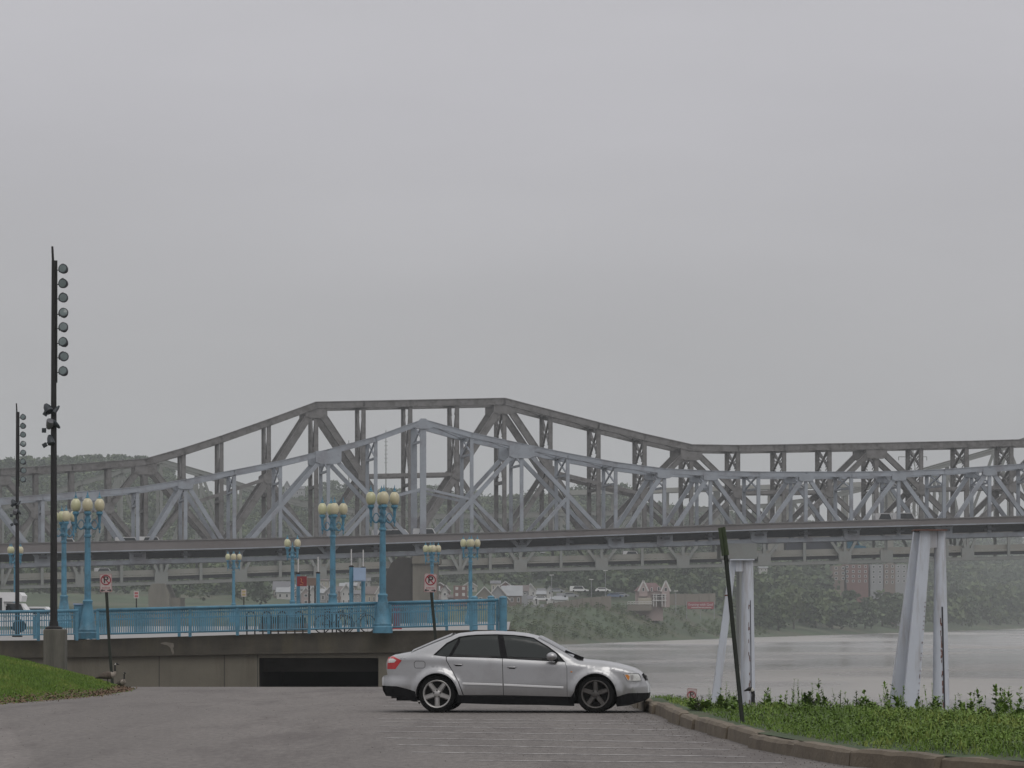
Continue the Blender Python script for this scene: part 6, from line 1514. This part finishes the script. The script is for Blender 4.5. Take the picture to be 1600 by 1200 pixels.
# ---------------------------------------------------------------- things on the promenade
def pz(px): return wz(px) - .06
def post(px, yt, d, w, label, name='channel_marker_post', extra=None, antenna=None):
    p = P(px, yt, d); t = thing(name, (p.x, d, pz(px)), label, 'post', None); h = p.z - pz(px); mb = MB(); mb.lathe([(w / 2, 0), (w / 2, h)], (0, 0, 0), 12); mb.build('column', M['blue'], t, 'auto')
    mb = MB(); mb.lathe([(w * .62, h), (w * .62, h + .05), (w * .3, h + .09)], (0, 0, 0), 12); mb.build('cap', M['mast'], t, 'auto')
    if antenna: mb = MB(); mb.tube([(0, 0, h), (0, 0, P(0, antenna, d).z - t.location.z)], .03, 5); mb.build('antenna', trim, t)
    return t
post(497, 896, 190, .19, 'blue post with thin white antenna right of the red sign', antenna=870); tb = post(549, 886, 190, .21, 'blue post with white antenna at the left edge of the pale blue box', antenna=858); post(567.5, 888, 190, .21, 'blue post behind the pale blue box with white antenna on top', antenna=859); post(466, 897, 191, .19, 'blue post carrying the red sign', antenna=873)
p = P(552.5, 887, 189.5); q = P(571.5, 908, 189.5); t = thing('equipment_box', (p.x, 189.5, q.z), 'pale blue metal box fixed between two antenna posts', 'box'); org = tuple(t.location)
mb = MB(); mb.box2((p.x, 189.2, q.z), (q.x, 189.75, p.z)); mb.build('body', M['blue_light'], t, org=org); mb = MB(); mb.box2((p.x + .04, 189.18, q.z + .05), (q.x - .04, 189.195, p.z - .05)); mb.build('door', M['blue_light'], t, org=org)
p = P(464, 900.5, 190.4); q = P(479.5, 916, 190.4); t = thing('red_sign', (p.x, 190.4, q.z), 'square red sign with pale figure fixed to a blue post', 'sign'); org = tuple(t.location)
mb = MB(); mb.box2((p.x, 190.35, q.z), (q.x, 190.4, p.z)); pl = mb.build('plate', mat('red_sign_paint', (.17, .015, .02), .6, .05, 4), t, org=org)
mb = MB(); cxm = (p.x + q.x) / 2 - .02; mb.tube([(cxm - .04, 190.335, q.z + .40), (cxm + .01, 190.335, q.z + .34), (cxm - .02, 190.335, q.z + .22), (cxm + .08, 190.335, q.z + .16), (cxm + .08, 190.335, q.z + .06), (cxm - .08, 190.335, q.z + .07)], .02, 5); mb.build('figure', mat('faded_orange', (.40, .16, .08), .7), pl, org=org)
p = P(480, 903, 205); q = P(495, 915, 205); t = thing('display_board', (p.x, 205, pz(488)), 'dark brown board on posts between red sign and antenna post', 'board'); org = tuple(t.location); mb = MB(); mb.box2((p.x, 205, q.z), (q.x, 205.3, p.z)); mb.build('panel', wallc['brown'], t, org=org)
mb = MB(); [mb.beam((xx, 205.1, pz(488)), (xx, 205.1, q.z), .08, .08) for xx in (p.x + .1, q.x - .1)]; mb.build('leg', M['mast'], t, org=org)
# dark hoop bicycle stands and bicycles
hoops = [(392, 141), (417, 141.3), (441, 141), (467, 141.2), (513, 141.5), (532, 141)]
hp = None
for i, (px, d) in enumerate(hoops):
    zb = pz(px); zt = P(px, 955.5, d).z; w_ = 12.5 * d / F
    t = thing('bicycle_stand', (P(px, 0, d).x, d, zb), '', 'bicycle stand', 'dark hoop bicycle stands behind the railing')
    h = zt - zb; r = w_ / 2; pts = [(-r, 0, 0), (-r, 0, h - r)] + [(r * math.cos(a), 0, h - r + r * math.sin(a)) for a in np.linspace(math.pi, 0, 9)[1:-1]] + [(r, 0, h - r), (r, 0, 0)]
    mb = MB(); mb.tube(pts, .03, 6); mb.build('hoop', M['black'], t)
    mb = MB(); mb.box2((-r - .1, -.06, 0), (-r + .1, .06, .03)); mb.box2((r - .1, -.06, 0), (r + .1, .06, .03)); mb.build('foot_plate', M['black'], t)
    t['label'] = ['leftmost dark hoop stand behind the long railing', 'second dark hoop stand from the left before the hedge box', 'third dark hoop stand from the left before the hedge box', 'dark hoop stand at the right end of the hedge box', 'dark hoop stand beside the leftmost bicycle', 'dark hoop stand between the two bicycles'][i]
def bicycle(px, d, label):
    zb = pz(px); t = thing('bicycle', (P(px, 0, d).x, d, zb), label, 'bicycle', 'bicycles parked on the promenade', .5)
    for x in (-.5, .5):
        mb = MB(); ring = [Vector((x + .33 * math.cos(a), 0, .35 + .33 * math.sin(a))) for a in np.linspace(0, 2 * math.pi, 19)]; mb.tube(ring, .022, 5, caps=False)
        for k in range(8): a = k * math.pi / 4; mb.beam((x, 0, .35), (x + .32 * math.cos(a), 0, .35 + .32 * math.sin(a)), .006, .006)
        mb.build('wheel', M['black'], t)
    mb = MB(); fr = [((-.5, 0, .35), (-.1, 0, .33)), ((-.1, 0, .33), (.38, 0, .8)), ((-.1, 0, .33), (-.25, 0, .85)), ((-.22, 0, .78), (.36, 0, .84)), ((-.5, 0, .35), (-.22, 0, .78)), ((.5, 0, .35), (.36, 0, .9))]
    for a, b_ in fr: mb.tube([a, b_], .018, 5)
    mb.build('frame', M['mast_head'], t); mb = MB(); mb.tube([(.34, -.26, .98), (.36, 0, .95), (.34, .26, .98)], .015, 5); mb.build('handlebar', M['black'], t); mb = MB(); mb.box((-.27, 0, .92), (.25, .12, .05)); mb.build('saddle', M['black'], t)
bicycle(522, 142.2, 'left of the two dark bicycles behind the railing'); bicycle(556, 142, 'right of the two dark bicycles, nearest the tallest lamp')
t = thing('planter', (P(443, 0, 165).x, 165, pz(443)), 'dark concrete planter filled with a low clipped hedge behind the hoops', 'planter'); k = 165 / F
mb = MB(); zt = P(0, 974, 165).z - pz(443); mb.box2((-37 * k, -.6, 0), (37 * k, .6, zt)); mb.build('tub', mat('planter_brown', (.10, .08, .06), .9, .2, 2), t)
mb = MB(); 
for i in range(900): mb.box((random.uniform(-35, 35) * k, random.uniform(-.55, .45), zt + random.uniform(-.02, (1.0 if 1 else 0) * (P(0, 965, 165).z - P(0, 974, 165).z))), (.09, .02, .07), Matrix.Rotation(random.uniform(0, 6), 3, 'Y') @ Matrix.Rotation(random.uniform(0, 6), 3, 'Z'))
mb.build('hedge', M['darkwood'], t)
# red and dark panel behind the short railing
p = P(620, 945, 170); t = thing('red_banner_stand', (p.x, 170, pz(620)), 'narrow dull red panel standing behind the short railing next to the tallest lamp', 'panel'); mb = MB(); mb.box2((-6 * 170 / F, 0, .05), (6 * 170 / F, .06, P(0, 944, 170).z - pz(620))); mb.build('panel', mat('dull_red_panel', (.13, .055, .08), .7), t); mb = MB(); mb.box2((-8 * 170 / F, -.2, 0), (8 * 170 / F, .2, .12)); mb.build('foot', vc['red'], t)
# white shuttle bus and white car at far left
d = 215; k = d / F; p = P(0, 985, d); t = thing('shuttle_bus', (P(6, 0, d).x, d, pz(0)), 'white cutaway shuttle bus with overhanging roof at the left edge', 'bus'); zt = P(0, 925, d).z - t.location.z; X = lambda px: (px - 6) * k; Zp = lambda y: P(0, y, d).z - t.location.z
mb = MB(); mb.prism([(X(-60), .35), (X(6), .35), (X(6), Zp(940)), (X(33), Zp(940)), (X(35), Zp(931)), (X(30), Zp(925.5)), (X(-60), Zp(925))], -.05, 2.2); mb.build('body', vc['white'], t)
mb = MB(); mb.prism([(X(6), .35), (X(52), .35), (X(52), Zp(966)), (X(43), Zp(957)), (X(33), Zp(943)), (X(6), Zp(940.05))], .1, 2.05); cb = mb.build('cab', vc['white'], t)
mb = MB(); mb.prism([(X(10), Zp(956)), (X(38), Zp(956)), (X(32), Zp(944)), (X(10), Zp(943))], .07, 2.08); mb.build('cab_window', winm, cb)
mb = MB(); mb.box2((X(-7), -.08, Zp(954)), (X(3.5), 0, Zp(934))); mb.build('passenger_window', winm, t)
for x in (X(-40), X(30)): mb = MB(); mb.lathe([(.38, -.15), (.38, .15)], (x, .2, .38), 14, 'Y'); mb.build('wheel', rubber, t)
mb = MB(); mb.beam((X(14), -.15, Zp(946)), (X(21), -.25, Zp(958)), .05, .04); mb.box2((X(10), -.3, Zp(957)), (X(13), -.2, Zp(947))); mb.build('mirror', rubber, cb)
far_car((P(58, 0, 218).x, 218, pz(50) + .05), 'white', 'white car parked in front of the shuttle bus at the left', 3.6, False, 0)

# ---------------------------------------------------------------- haze
hz = bpy.data.materials.new('haze_air'); hz.use_nodes = True; n, l = hz.node_tree.nodes, hz.node_tree.links; n.remove(n['Principled BSDF'])
pv = n.new('ShaderNodeVolumePrincipled'); pv.inputs['Density'].default_value = HAZE; pv.inputs['Color'].default_value = (.80, .835, .85, 1); l.new(pv.outputs[0], n['Material Output'].inputs['Volume'])
mb = MB(); mb.box2((-1700, -60, -30), (2700, 5300, 175)); o = mb.build('haze', hz, kind='stuff', label='thin grey haze over the river'); fix_normals(o)
